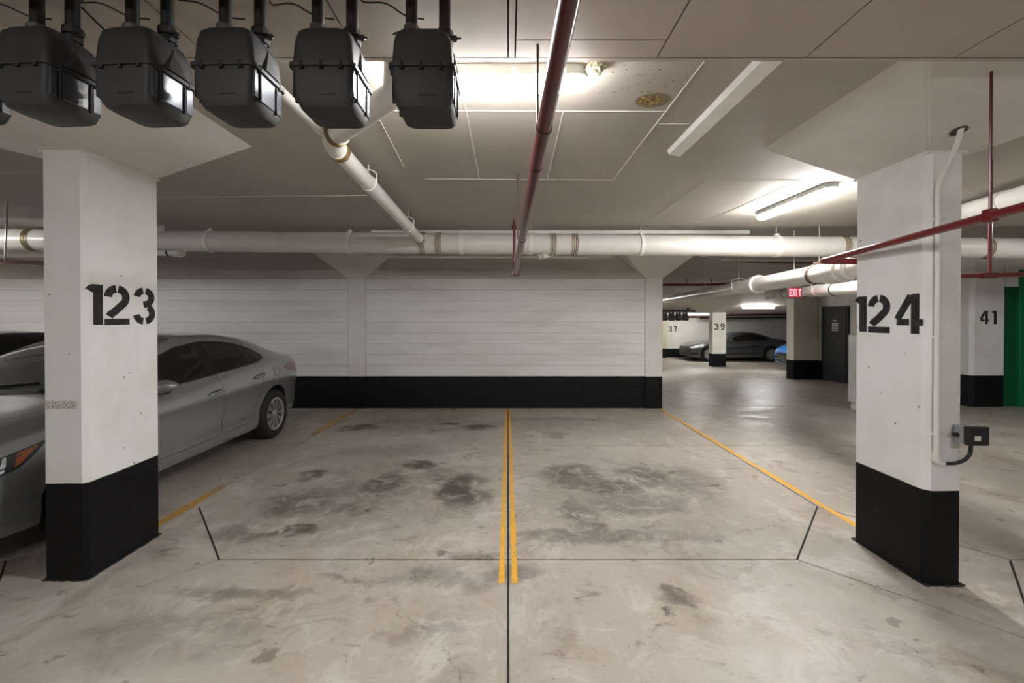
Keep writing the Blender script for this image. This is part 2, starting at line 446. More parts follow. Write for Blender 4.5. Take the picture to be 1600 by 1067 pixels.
for y0, y1 in ((8, 13.5), (13.5, 19), (19, 28)):
    for x0, x1 in ((1.8, 9.0), (9.0, 20)):
        bm = bmesh.new(); q = inset([(x0, y0), (x1, y0), (x1, y1), (x0, y1)], .003)
        T = [bm.verts.new((x, y, fz(y))) for x, y in q]; B = [bm.verts.new((x, y, fz(y)-.012)) for x, y in q]
        bm.faces.new(T)
        for i in range(4): bm.faces.new((B[i], B[(i+1) % 4], T[(i+1) % 4], T[i]))
        ob('slab', bm, m_floor, floor)
def line(name, p0, p1, wd, mat, label):
    p0, p1 = Vector(p0), Vector(p1); d = (p1-p0).normalized(); n = Vector((-d.y, d.x))*wd/2
    N = 24; bm = bmesh.new(); rows = []
    for i in range(N+1):
        c = p0.lerp(p1, i/N); j = 1+random.uniform(-.16, .16); k = random.uniform(-.04, .04)*wd
        rows.append([bm.verts.new((c.x+n.x*(j*s)+k, c.y+n.y*j*s, .0012)) for s in (-1, 1)])
    for a, b in zip(rows[:-1], rows[1:]): bm.faces.new((a[0], a[1], b[1], b[0]))
    return ob(name, bm, mat, floor, label=label)
line('painted_line', (-.031, 7.75), (-.040, 2.69), .034, m_yellow, 'left stripe of the double yellow centre line')
line('painted_line', (.020, 7.75), (.040, 2.69), .034, m_yellow, 'right stripe of the double yellow centre line')
line('painted_line', (-2.60, 7.72), (-2.70, 3.2), .085, m_yworn, 'worn yellow line beside the silver sedan')
line('painted_line', (2.62, 7.80), (2.66, 3.22), .05, m_yellow, 'yellow line running to the right pillar')

# ------------------------------------------------------------------ ceiling
ceil = thing('ceiling', 'grey-beige painted concrete ceiling with boards and caulked joints', 'ceiling', (0, 0, CEIL), kind='structure')
bm = bmesh.new(); rows = []
for y in (-8, 8, 19, 28):
    rows.append([[bm.verts.new((x, y, cz(y)+t)) for x in (-12, 20)] for t in (0, .2)])
for a, b in zip(rows[:-1], rows[1:]):
    bm.faces.new((a[0][0], a[0][1], b[0][1], b[0][0])); bm.faces.new((a[1][0], b[1][0], b[1][1], a[1][1]))
    bm.faces.new((a[0][0], b[0][0], b[1][0], a[1][0])); bm.faces.new((a[0][1], a[1][1], b[1][1], b[0][1]))
bm.faces.new((rows[0][0][0], rows[0][1][0], rows[0][1][1], rows[0][0][1])); bm.faces.new((rows[-1][0][0], rows[-1][0][1], rows[-1][1][1], rows[-1][1][0]))
ob('ceiling_slab', bm, m_ceil, ceil)
g = .0035
for x0 in [-11.7+.65*i for i in range(18)]+[.65+.65*i for i in range(17)]:
    for y0, y1 in ((-.45, 1.981), (-2.9, -.45), (-5.4, -2.9)):
        if abs(x0+.65) < .01 or True:
            ob('ceiling_board', box((x0+g, y0+g, BOARD), (x0+.65-g, y1-g, CEIL)), m_board, ceil)
for a, b in (((.03, 1.855), (.65, 1.985)), ((.03, -.45), (.65, 1.855)), ((.03, -2.9), (.65, -.45)), ((0, -2.9), (.03, 1.985))):
    ob('ceiling_board', box((a[0]+g, a[1]+g, BOARD), (b[0]-g, b[1]-g, CEIL)), m_board, ceil)
ob('joint_backing', box((-12, -5.4, BOARD+.03), (14, 1.983, CEIL)), m_bjoint, ceil)
ob('edge_trim', box((-12, 1.988, BOARD+.001), (14, 2.012, CEIL)), m_board, ceil)
def ridge(p, q, wd=.007, z=CEIL):
    ob('caulk_joint', tube([(p[0], p[1], z), (q[0], q[1], z)], wd/2, 6), m_ridge, ceil)
for p, q in (((-.9, 2.62), (.93, 2.63)), ((-.24, 2.05), (-.25, 3.9)), ((.32, 2.63), (.34, 3.9)), ((.915, 2.05), (.915, 3.92)),
             ((.92, 2.80), (1.12, 2.80)), ((-.72, 3.92), (.92, 3.95)), ((-.77, 2.6), (-.83, 3.6)), ((-4.6, 4.55), (-1.15, 4.45)),
             ((-6.5, 3.74), (-3.5, 3.74)), ((1.7, 3.95), (2.9, 3.95)), ((1.75, 4.0), (1.75, 6)), ((2.55, 4.0), (2.45, 6.1)), ((3.2, 8.3), (4.3, 8.9)),
             ((4.2, 8.9), (12, 8.9)), ((3.0, 8.2), (3.4, 10.5))):
    z = CEIL if p[1] < 8 else None
    if z is None:
        ob('caulk_joint', tube([(p[0], p[1], cz(p[1])), (q[0], q[1], cz(q[1]))], .008, 6), m_ridge, ceil)
    else: ridge(p, q)
# battens fixed under the slab
ob('ceiling_batten', prism([(1.14, CEIL), (1.155, CEIL-.03), (1.235, CEIL-.045), (1.25, CEIL-.03), (1.25, CEIL)], 1, 2.015, 3.25), m_batten, ceil, label='white batten running away from the camera')
ob('ceiling_batten', box((-1.9, 6.26, CEIL-.05), (3.35, 6.36, CEIL), .004), m_batten, ceil, label='long white batten behind the big pipe')

# ------------------------------------------------------------------ walls
def blockwall(name, x0, x1, yf, yb, zt, bw, bh, label):
    wl_ = thing(name, label, 'wall', ((x0+x1)/2, (yf+yb)/2, 0), kind='structure')
    ob('mortar', box((x0, yf+.0035, 0), (x1, yb, zt)), m_mortar, wl_)
    nx = max(1, round((x1-x0)/bw)); w_ = (x1-x0)/nx; nz = round(zt/bh)
    full = ob('block', box((x0+.0003, yf, .001), (x0+w_-.0003, yf+.05, bh-.003), .0008), m_wall, wl_)
    half = ob('block', box((x0+.0003, yf, bh+.001), (x0+w_/2-.0003, yf+.05, 2*bh-.003), .0008), m_wall, wl_)
    fl, hl = full.location.copy(), half.location.copy()
    for r in range(nz):
        if r % 2 == 0:
            for i in range(nx):
                if r == 0 and i == 0: continue
                c = full.copy(); C.objects.link(c); c.location = fl+Vector((i*w_, random.uniform(-.0008, .0008), r*bh))
        else:
            for i in range(nx-1):
                c = full.copy(); C.objects.link(c); c.location = fl+Vector((w_/2+i*w_, random.uniform(-.0008, .0008), r*bh))
            for k, xx in enumerate((0, x1-x0-w_/2)):
                if r == 1 and k == 0: continue
                c = half.copy(); C.objects.link(c); c.location = hl+Vector((xx, 0, (r-1)*bh))
    return wl_
W = 7.83
wb = blockwall('wall_back', -2.475, 2.37, W, W+.2, 2.25, .4, .1875, 'white painted block wall with a black band along its foot')
wb2 = blockwall('wall_back', -8.8, -2.77, W, W+.2, 2.25, .4, .1875, 'white block wall behind the silver sedan, left of the wall pillar')
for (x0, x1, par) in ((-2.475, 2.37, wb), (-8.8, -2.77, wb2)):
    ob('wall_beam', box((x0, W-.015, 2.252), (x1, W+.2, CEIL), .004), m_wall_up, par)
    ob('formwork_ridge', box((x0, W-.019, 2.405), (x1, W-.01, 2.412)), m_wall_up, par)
def struct(name, bm, m, label=None):
    o = ob(name, bm, m); o['kind'] = 'structure'
    if label: o['label'] = label
    return o
struct('wall_left', box((-12.2, -8, 0), (-12, 8, CEIL)), m_wall)
struct('wall_back', box((-12, W, 0), (-8.8, W+.2, CEIL)), m_wall, 'plain end of the back wall, far left')
struct('wall_front', box((-12, -8.2, 0), (14, -8, CEIL)), m_wall)
struct('wall_right', box((14, -8, 0), (14.2, 8.2, CEIL)), m_wall)
def slopewall(name, x0, x1, y0, y1, m):
    bm = bmesh.new()
    A = [(x, y, z) for x in (x0, x1) for y in (y0, y1) for z in (fz(y)-.01, cz(y)+.02)]
    v = [bm.verts.new(a) for a in A]
    for f in ((0, 1, 3, 2), (4, 6, 7, 5), (0, 4, 5, 1), (2, 3, 7, 6), (0, 2, 6, 4), (1, 5, 7, 3)): bm.faces.new([v[i] for i in f])
    return struct(name, bm, m)
slopewall('wall_side', 1.8, 2.0, W+.2, 23.5, m_wallside)
slopewall('wall_aisle', 9.1, 9.3, 8.15, 13.75, m_wallside)
# far wall of big painted blocks
wf = thing('wall_far', 'far white wall with number 37 and a black foot', 'wall', (13, 23.6, -.53), kind='structure')
zf, zt = -.528, cz(23.5)
ob('mortar', box((2, 23.504, zf), (20, 23.7, zt)), m_wallfar, wf)
blk = ob('block', box((7.6, 23.5, zf), (8.195, 23.54, zf+.2785), .002), m_wallfar, wf)
bl = blk.location.copy()
for r in range(8):
    for i in range(18):
        if r == i == 0: continue
        c = blk.copy(); C.objects.link(c); c.location = bl+Vector((i*.6-(.3 if r % 2 else 0), 0, r*.2815))

# ------------------------------------------------------------------ stencilled digits
def stroke(bm, pts, wd, tr):
    pts = [Vector(p) for p in pts]; L = []
    for i, p in enumerate(pts):
        d = (pts[min(i+1, len(pts)-1)]-pts[max(i-1, 0)]).normalized(); n = Vector((-d.y, d.x))*wd/2
        L.append((bm.verts.new(tr(p+n)), bm.verts.new(tr(p-n))))
    for a, b in zip(L[:-1], L[1:]): bm.faces.new((a[0], a[1], b[1], b[0]))
def arc(cx, cy, rx, ry, a0, a1, n=10):
    return [(cx+rx*math.cos(math.radians(a0+(a1-a0)*k/n)), cy+ry*math.sin(math.radians(a0+(a1-a0)*k/n))) for k in range(n+1)]
T_ = .15
DIG = {
 '1': [([(.30, 0), (.30, 1)], .19), ([(.10, .84), (.14, .90), (.23, .93)], .15)],
 '2': [(arc(.33, .70, .22, .225, 178, 97), .17), (arc(.33, .70, .22, .225, 83, -38)+[(.30, .36), (.17, .26), (.135, .205)], .17), ([(.02, .07), (.64, .07)], .14)],
 '3': [(arc(.32, .73, .20, .19, 172, 98), .16), (arc(.34, .73, .19, .19, 82, -62)+[(.30, .53)], .16), (arc(.34, .28, .21, .21, 62, -82), .16), (arc(.32, .28, .22, .21, 188, 262), .16)],
 '4': [([(.40, .96), (.06, .36)], .15), ([(.04, .29), (.36, .29)], .14), ([(.50, 0), (.50, 1)], .17), ([(.60, .29), (.68, .29)], .14)],
 '7': [([(.04, .93), (.58, .93)], .14), ([(.54, .86), (.34, .45), (.28, 0)], .16)],
 '9': [(arc(.33, .70, .22, .22, -80, 80), .16), (arc(.33, .70, .22, .22, 100, 260), .16), ([(.55, .66), (.50, .25), (.36, .08), (.14, .07)], .15)],
}
LET = {'E': [([(.1, 0), (.1, 1)], .18), ([(.1, .91), (.6, .91)], .18), ([(.1, .5), (.52, .5)], .18), ([(.1, .09), (.6, .09)], .18)],
       'X': [([(.02, 0), (.62, 1)], .18), ([(.62, 0), (.02, 1)], .18)], 'I': [([(.2, 0), (.2, 1)], .19)],
       'T': [([(.32, 0), (.32, 1)], .19), ([(0, .91), (.64, .91)], .18)]}
def digits(s, origin, u, v, h, pitch, parent, mat=None, table=DIG, name='stencilled_number', off=None, jit=(), xs=None, fat=1):
    """digits laid on a face: origin = lower left, u / v = unit vectors along and up the face"""
    bm = bmesh.new(); origin, u, v = Vector(origin), Vector(u), Vector(v)
    nrm = u.cross(v).normalized()
    for i, ch in enumerate(s):
        dz = jit[i] if i < len(jit) else 0
        for k, (pts, wd) in enumerate(table[ch]):
            ux = i*pitch if off is None else off[i]
            stroke(bm, pts, wd*fat, lambda p: origin+u*(ux+p.x*(xs or h))+v*(p.y*h+dz)+nrm*(.0012+.00015*k))
    me_ = ob(name, bm, mat or m_stencil, parent, label=None)
    return me_

# ------------------------------------------------------------------ pillars
def capital(x0, x1, y0, y1, zc_, tx0, tx1, ty0, ty1, zt_, m, par):
    bm = bmesh.new()
    A = [bm.verts.new(p) for p in ((x0, y0, zc_), (x1, y0, zc_), (x1, y1, zc_), (x0, y1, zc_))]
    B = [bm.verts.new(p) for p in ((tx0, ty0, zt_), (tx1, ty0, zt_), (tx1, ty1, zt_), (tx0, ty1, zt_))]
    bm.faces.new(A[::-1]); bm.faces.new(B)
    for i in range(4): bm.faces.new((A[i], A[(i+1) % 4], B[(i+1) % 4], B[i]))
    bmesh.ops.bevel(bm, geom=[e for e in bm.edges if abs(e.verts[0].co.z-e.verts[1].co.z) > .05], offset=.012, segments=2, affect='EDGES')
    return ob('capital', bm, m, par)
def shaft(x0, x1, y0, y1, z0, z1, ch, m, par, corners=(1, 1, 1, 1)):
    P = []
    cs = [(x0, y0, 1, 1), (x1, y0, -1, 1), (x1, y1, -1, -1), (x0, y1, 1, -1)]
    for k, (x, y, sx, sy) in enumerate(cs):
        c = ch if corners[k] else .006
        a, b = (x+sx*c, y), (x, y+sy*c)
        P += [b, a] if k in (0, 2) else [a, b]
    bm = prism(P, 2, z0, z1)
    return ob('shaft', bm, m, par)
pL = thing('concrete_pillar', 'white square pillar with stencilled 123 and black foot, beside the silver sedan', 'pillar', (-2.70, 3.0, 0))
shaft(-2.815, -2.548, 2.715, 3.30, 0, 2.60, .024, m_colL, pL)
capital(-2.812, -2.551, 2.718, 3.297, 2.596, -3.6, -1.80, 1.97, 3.19, CEIL, m_capital, pL)
digits('123', (-2.548, 2.712, 1.547), (0, 1, 0), (0, 0, 1), .25, .172, pL, off=(.0, .128, .348), xs=.305, fat=1.15)
ob('collar_line', box((-2.819, 2.711, 2.585), (-2.544, 3.304, 2.6), .002), m_colL, pL)
pR = thing('concrete_pillar', 'white square pillar with stencilled 124, black foot and a conduit up its front', 'pillar', (2.60, 2.94, 0))
shaft(2.470, 2.704, 2.663, 3.23, 0, 2.575, .033, m_colR, pR)
capital(2.473, 2.701, 2.666, 3.227, 2.57, 1.82, 3.40, 1.97, 3.24, CEIL, m_capital, pR)
digits('124', (2.470, 3.225, 1.492), (0, -1, 0), (0, 0, 1), .245, .172, pR, off=(.0, .124, .345), xs=.285, fat=1.18)
ob('collar_line', box((2.466, 2.659, 2.56), (2.708, 3.234, 2.575), .002), m_colR, pR)
m_grout = simple('dark_foot_grout', (.035, .032, .03), .9, var=.5, vs=40, bump=.5)
for (x0, x1, y0, y1, par) in ((-2.815, -2.548, 2.715, 3.30, pL), (2.470, 2.704, 2.663, 3.23, pR)):
    P = []
    for (ax, ay, bx, by) in ((x0, y0, x1, y0), (x1, y0, x1, y1), (x1, y1, x0, y1), (x0, y1, x0, y0)):
        for k in range(14):
            x, y = ax+(bx-ax)*k/14, ay+(by-ay)*k/14; e = random.uniform(.003, .011)
            P.append((x+(-e if ax == x0 and bx == x0 else e if ax == x1 and bx == x1 else 0), y+(-e if ay == y0 and by == y0 else e if ay == y1 and by == y1 else 0)))
    ob('foot_grout', prism(P, 2, 0, .006), m_grout, par)
# wall pillars
for x0, x1, lab in ((-2.77, -2.475, 'narrow white pillar set in the back wall nearer the silver sedan'), (2.37, 2.67, 'narrow white pillar at the right-hand end of the back wall')):
    t = thing('wall_pillar', lab, 'pillar', ((x0+x1)/2, W, 0))
    pm = painted('wall_pillar_paint', (.68, .665, .64), .556, specks=.3)
    ob('shaft', box((x0+.002, W-.02 if x0 < 0 else W-.03, 0), (x1-.002, W+.21, 2.25), .004), pm, t)
    capital(x0+.004, x1-.004, W-.02, W+.2, 2.25, x0-.62, x1+.62, W-.55, W+.3, CEIL, m_capital, t)
# pillar 41 and green wall beside it
t = thing('concrete_pillar', 'white pillar with stencilled 41 standing against the green wall', 'pillar', (8.45, 8.05, 0))
shaft(8.16, 8.775, 7.94, 8.4, 0, 2.55, .05, m_col41, t)
ob('head', box((8.10, 7.90, 2.55), (8.84, 8.4, CEIL), .01), m_capital, t)
digits('41', (8.30, 7.94, 1.46), (1, 0, 0), (0, 0, 1), .235, .20, t, fat=1.15)
gw = thing('wall_green', 'green painted wall end beside pillar 41', 'wall', (10, 8, 0), kind='structure')
ob('recess_panel', box((8.78, 8.00, 0), (9.01, 8.3, 2.12)), m_greend, gw, label='darker green recess beside the pillar')
ob('green_panel', box((9.01, 7.94, 0), (14, 8.3, 2.42), .004), m_green, gw)
ob('lintel', box((8.78, 7.97, 2.12), (9.01, 8.3, CEIL)), m_col41, gw)
ob('wall_head', box((9.01, 7.96, 2.42), (14, 8.3, CEIL)), m_col41, gw)
# exit pillar
t = thing('concrete_pillar', 'grey-beige pillar behind the exit sign, next to the dark door', 'pillar', (8.6, 13.3, fz(13.2)))
shaft(8.35, 9.09, 13.2, 13.55, fz(13.2)-.02, 2.10, .02, m_colE, t)
capital(8.36, 9.08, 13.21, 13.54, 2.1, 7.75, 9.09, 12.9, 13.9, 2.34, m_colE, t)
# pillar 39
t = thing('concrete_pillar', 'small distant white pillar with number 39 in front of the dark coupe', 'pillar', (8.9, 19.2, fz(19)))
shaft(8.60, 9.19, 19.0, 19.35, fz(19.2)-.01, cz(19.2)+.01, .02, m_col39, t)
digits('39', (8.68, 19.0, 1.02), (1, 0, 0), (0, 0, 1), .28, .26, t, fat=1.25)
digits('37', (8.34, 23.498, .78), (1, 0, 0), (0, 0, 1), .30, .27, wf, fat=1.3)
t = thing('concrete_pillar', 'distant pillar edge left of number 37', 'pillar', (8.0, 23.2, fz(23)))
shaft(7.80, 8.12, 23.0, 23.45, fz(23)-.01, cz(23)+.01, .02, painted('pillar_paint_tan', (.55, .5, .36), -.05, specks=0), t)

# dark door in aisle wall
dr = thing('door_1', 'dark service door with small white notice', 'door', (9.08, 12.5, fz(12.5)), kind='structure')
zb = fz(12.1)
ob('door_frame', box((9.055, 12.02, fz(12.9)), (9.10, 13.03, 1.875), .003), m_door, dr)
ob('door_leaf', box((9.035, 12.08, fz(12.9)+.01), (9.06, 12.97, 1.83), .003), m_door, dr)
ob('door_handle', tube(fillet([(9.035, 12.20, .86), (8.985, 12.20, .86), (8.985, 12.32, .86)], .015), .011, 8), m_steel, dr)
sg = ob('door_sign', box((9.028, 12.36, 1.19), (9.036, 12.58, 1.42)), m_sign, dr, label='white notice with dark lines')
for k in range(3): ob('sign_line', box((9.024, 12.385, 1.225+k*.065), (9.030, 12.555, 1.25+k*.065)), m_ink, sg)
ob('name_plate', box((9.028, 12.41, 1.46), (9.036, 12.54, 1.495)), m_sign, dr)
o = ob('wall_conduit', tube(fillet([(9.07, 13.12, .3), (9.07, 13.12, 2.0), (8.9, 12.9, 2.2)], .05), .02, 8), m_colE)
props(o, 'pipe running up the wall between the exit pillar and the dark door', 'pipe')

# white cabinet partly hidden behind pillar 124
t = thing('metal_cabinet', 'waist-high white cabinet behind pillar 124', 'cabinet', (6.25, 7.6, 0))
ob('body', box((5.88, 7.30, .13), (6.70, 7.8, 1.28), .006), m_cab, t)
ob('plinth', box((5.93, 7.33, 0), (6.64, 7.80, .13), .003), m_cab, t)
for x0, x1 in ((5.90, 6.285), (6.295, 6.68)):
    d = ob('door', box((x0, 7.288, .15), (x1, 7.302, 1.26), .004), m_cab, t)
    ob('door_handle', box((x1-.05 if x0 < 6.1 else x0+.035, 7.275, .75), (x1-.035 if x0 < 6.1 else x0+.05, 7.289, .87), .003), m_steel, d)

# ------------------------------------------------------------------ lamps
m_tube = emat('lamp_diffuser_white', (1.0, .995, .985), 50)
m_tube2 = emat('lamp_diffuser_soft', (1.0, .99, .97), 28)
def stadium(cx, cy, L, Wd, n=8):
    r = Wd/2; P = []
    for k in range(n+1):
        a = -PI/2+PI*k/n; P.append((cx+L/2-r+r*math.cos(a), cy+r*math.sin(a)))
    for k in range(n+1):
        a = PI/2+PI*k/n; P.append((cx-L/2+r+r*math.cos(a), cy+r*math.sin(a)))
    return P
def lamp(cx, cy, L, along, label, group, top=None, mat=None, slope=False):
    top = top if top is not None else cz(cy)-.001
    t = thing('ceiling_lamp', label, 'lamp', (0, 0, 0), group)
    bm = prism(stadium(0, 0, L, .13), 2, -.045, 0)
    ob('housing', bm, m_house, t, smooth=30)
    bm = bmesh.new()
    prof = [(.124, -.045), (.120, -.062), (.104, -.080), (.07, -.092)]
    rings = []
    for wd, z in prof:
        rings.append([bm.verts.new((x, y, z)) for x, y in stadium(0, 0, L-.006-(.124-wd), wd)])
    for a, b in zip(rings[:-1], rings[1:]):
        n = len(a)
        for k in range(n): bm.faces.new((a[k], a[(k+1) % n], b[(k+1) % n], b[k]))
    bm.faces.new(rings[-1]); bm.faces.new(rings[0][::-1])
    ob('diffuser', bm, mat or m_tube, t, smooth=40)
    for k in range(4):
        for s in (-1, 1):
            x = -L/2+L*(k+.5)/4
            ob('clip', box((x-.008, s*.064-.004, -.058), (x+.008, s*.064+.004, -.018), .001), m_clip, t)
    t.location = (cx, cy, top)
    if along == 'y': t.rotation_euler = (math.atan2(-.0936, 1) if slope else 0, 0, 0) if False else (0, 0, PI/2)
    if slope: t.rotation_euler = (0, math.atan(.0936), PI/2) if along == 'y' else (-math.atan(.0936), 0, 0)
    return t
LA = lamp(-.09, 2.20, .95, 'x', 'bright white strip lamp on the ceiling right of the gas meters', 'strip lamps in the bays')
b_ = bmesh.new(); bmesh.ops.create_icosphere(b_, subdivisions=3, radius=.05)
for v in b_.verts:
    v.co *= 1+random.uniform(-.22, .18); v.co.z *= .5; v.co += Vector((.41, 2.15, CEIL-.015))
ob('sealing_foam', b_, m_chip, LA, smooth=60)
lamp(2.89, 4.6, 1.2, 'y', 'bright strip lamp on the ceiling left of pillar 124', 'strip lamps in the bays')
m_far = emat('lamp_diffuser_far', (1.0, .985, .94), 40)
lamp(9.2, 16.6, 1.2, 'x', 'distant strip lamp above the dark coupe, nearest the exit sign', 'far strip lamps', mat=m_far, slope=True)
lamp(8.9, 21.3, 1.3, 'x', 'distant strip lamp left of the small pillar numbered 39', 'far strip lamps', mat=m_far)
# assumed garage lamps outside the picture, then added unseen fill lamps
OUT = ['behind the camera, slightly left', 'behind the camera, slightly right', 'to the right of pillar 124', 'behind the camera, far left', 'behind the camera, far right', 'at the far left end of the bays']
for ki, (x, y, al, k) in enumerate(((-1.5, -1.2, 'x', 1), (3.2, -1.2, 'x', 1), (6.9, 4.2, 'y', 1), (-6.2, -1.2, 'x', 1), (7.5, -1.6, 'x', 1), (-9.6, 4.0, 'y', 1))):
    lamp(x, y, 1.2, al, 'strip lamp outside the picture, '+OUT[ki], 'strip lamps outside the picture', top=(BOARD if -5.4 < y < 2 else CEIL)-.001, mat=m_tube2)
lamp(-7.6, 4.6, 1.2, 'y', 'added fill strip lamp outside the picture, above the black car', 'strip lamps outside the picture')  # unseen lamp added to brighten the left wall and the cars
lamp(14.0, 12.0, 1.2, 'y', 'added fill strip lamp hidden behind the wall with the dark door', 'strip lamps outside the picture', slope=True)  # added out of sight to raise the light in the far area
lamp(4.1, 15.2, 1.2, 'y', 'added fill strip lamp hidden behind the back wall in the far aisle', 'strip lamps outside the picture', slope=True)  # unseen extra lamp, added as fill for the far aisle

# ------------------------------------------------------------------ pipes
def band_set(par, c, d, R, n=4, pitch=.022, sleeve=.10):
    d = Vector(d).normalized(); c = Vector(c)
    s_ = ob('coupling', ringband(c, d, R, sleeve, .004), m_pipe, par, smooth=30)
    for k in range(n):
        ob('clamp_band', ringband(c+d*(k-(n-1)/2)*pitch, d, R+.003, .009, .006), m_band, s_, smooth=30)
def hanger(par, c, d, R, top, mat=None, clevis=False):
    """strap round the pipe and a rod to the slab"""
    c = Vector(c); d = Vector(d).normalized(); wd = .035 if not clevis else .022
    h_ = ob('hanger_strap', ringband(c, d, R+.001, wd if clevis else .048, .004 if clevis else .009), mat or m_strap, par, smooth=30)
    if not clevis: ob('hanger_bracket', box(c+Vector((-.022, -.034, R+.004)), c+Vector((.022, .020, R+.030)), .004), mat or m_strap, h_)
    if clevis:
        sd = d.cross(Vector((0, 0, 1))).normalized(); bm = bmesh.new()
        pts = [c+sd*(R+.006)+Vector((0, 0, -R*.2)), c+sd*(R+.008)+Vector((0, 0, R+.02)), c+sd*.02+Vector((0, 0, R+.05)), c-sd*.02+Vector((0, 0, R+.05)), c-sd*(R+.008)+Vector((0, 0, R+.02)), c-sd*(R+.006)+Vector((0, 0, -R*.2))]
        addtube(bm, fillet(pts, .02), .005, 6); ob('clevis', bm, mat or m_strap, h_)
    zt_ = c.z+R+.004
    if top-zt_ > .01: ob('rod', tube([(c.x, c.y, zt_-.006), (c.x, c.y, top+.004)], .0055, 8), m_rodw if clevis else mat or m_rodw, h_)
def mainp(x): return Vector((x, 6.0, EYE+1.0-(x+4.63)*.0089))
mp = thing('drain_pipe', 'big white horizontal drain pipe running the full width in front of the back wall', 'pipe', (0, 6.0, 2.4))
RM = .136
ob('pipe_run', tube([mainp(-11.9), mainp(0), mainp(9.0)], RM, 40), m_pipe, mp, smooth=40)
for x in (-3.95, -2.10, -.615, .30, 1.76, 3.56, 5.75): hanger(mp, mainp(x), (1, 0, -.0089), RM, CEIL)
for x in (-1.13, -.915, .59, .875, 4.43, 6.30, -6.3): band_set(mp, mainp(x), (1, 0, -.0089), RM)
# branch pipe
bp = thing('branch_pipe', 'slimmer white pipe coming off the big drain pipe towards the gas meters', 'pipe', (-1.1, 4.2, 2.6))
RB = .058
e0 = Vector((-1.13, 5.93, 2.575)); e1 = Vector((-1.085, 2.74, 2.665)); e2 = Vector((-.53, 2.095, 2.625))
run = fillet([e0, e1, e2], .12, 8)
ob('pipe_run', tube(run, RB, 28), m_pipe, bp, smooth=40)
ob('pipe_elbow', tube(fillet([e2-(e2-e1).normalized()*.02, e2+Vector((.018, -.021, 0)), e2+Vector((.02, -.0225, CEIL-2.62))], .06), RB, 24), m_pipe, bp, smooth=40)
dB = (e1-e0).normalized()
band_set(bp, e0+dB*.22, dB, RB, 3, .02, .07)
band_set(bp, e1-dB*.17, dB, RB, 3, .02, .07); d2 = (e2-e1).normalized(); band_set(bp, e1+d2*.14, d2, RB, 3, .02, .07)
for y in (3.55, 5.05):
    c = e0.lerp(e1, (5.93-y)/(5.93-2.74)); hanger(bp, c, dB, RB, CEIL, clevis=True)
ob('thin_branch', tube(fillet([(-1.09, 2.66, 2.68), (-1.085, 1.93, 2.67), (-1.085, 1.86, 2.67), (-1.085, 1.86, BOARD)], .03), .025, 16), m_pipe, bp, smooth=40)
# small pipe tucked below the big one
o = ob('small_pipe', tube(fillet([(-2.3, 7.25, 2.565), (1.25, 7.25, 2.555), (1.35, 7.25, 2.64), (1.35, 7.6, 2.66), (1.35, 7.815, 2.66)], .05), .028, 14), m_pipe, smooth=40)
props(o, 'thin white pipe showing just below the big drain pipe, against the back wall', 'pipe')
t = thing('pipe_stub', 'short capped white pipe stub under the big drain pipe right of the red pipe', 'pipe', (.5, 6.1, 2.4))
s0 = Vector((.60, 6.14, 2.46)); s1 = Vector((.43, 5.97, 2.405))
ob('stub', tube([s0, s1], .05, 20), m_pipe, t, smooth=40); ob('cap', ringband(s1, s1-s0, .05, .05, .006), m_bandd, t, smooth=30)
t = thing('pipe_stub', 'white pipe stub with dark band under the big drain pipe, right beside pillar 123', 'pipe', (-4.5, 6.1, 2.4))
s0 = Vector((-4.75, 6.05, 2.47)); s1 = Vector((-4.36, 6.05, 2.46))
ob('stub', tube([s0, s1], .065, 20), m_pipe, t, smooth=40)
ob('cap', ringband(s1+Vector((-.04, 0, 0)), s1-s0, .065, .045, .008), m_pipe, t, smooth=30); ob('dark_band', ringband(s0.lerp(s1, .55), s1-s0, .065, .02, .006), m_dark, t, smooth=30)
# pipes of the right aisle
t = thing('aisle_pipe', 'white pipe slanting from the far aisle up to pillar 124, with a round collar', 'pipe', (3.8, 8, 2))
a0 = Vector((3.00, 3.95, 2.015)); a1 = Vector((4.72, 13.6, 2.09)); dA = (a1-a0).normalized()
ob('pipe_run', tube([a0, a0.lerp(a1, .5), a1], .094, 28), m_pipe, t, smooth=40)
cA = a0.lerp(a1, (6.15-3.95)/(13.6-3.95)); ob('collar', ringband(cA, dA, .094, .12, .030), m_pipe, t, smooth=30)
cA2 = a0.lerp(a1, .02); ob('tee', tube([cA2-dA*.10, cA2+dA*.12], .116, 24), m_pipe, t, smooth=40)
ob('riser', tube(fillet([a0+Vector((.02, .0, 0)), (3.02, 3.75, 2.05), (3.02, 3.72, CEIL)], .08), .07, 20), m_pipe, t, smooth=40)
for y in (4.55, 6.9, 8.9, 12.2):
    c = a0.lerp(a1, (y-3.95)/(13.6-3.95)); hanger(t, c, dA, .094, cz(y) if y > 5 else 0, mat=m_rod if y < 5 else m_strap, clevis=y > 5)
t = thing('lower_aisle_pipe', 'second white pipe below the slanting one, behind the exit sign', 'pipe', (4.4, 7, 2))
b0 = Vector((3.55, 4.55, 1.89)); b1 = Vector((5.15, 8.6, 2.03)); dBv = (b1-b0).normalized()
ob('pipe_run', tube([b0-dBv*.3, b1], .075, 24), m_pipe, t, smooth=40)
ob('elbow', tube(fillet([b1, b1+Vector((.02, .12, 0)), b1+Vector((-.14, .18, -.03))], .06), .082, 20), m_pipe, t, smooth=40)
for q in (.18, .52, .86): ob('dark_band', ringband(b0.lerp(b1, q), dBv, .075, .018, .007), m_dark, t, smooth=30)
hanger(t, b0.lerp(b1, .35), dBv, .075, CEIL, clevis=True)
ob('riser', tube(fillet([b0-dBv*.28, b0-dBv*.45, b0-dBv*.45+Vector((0, 0, .935))], .06), .07, 20), m_pipe, t, smooth=40)
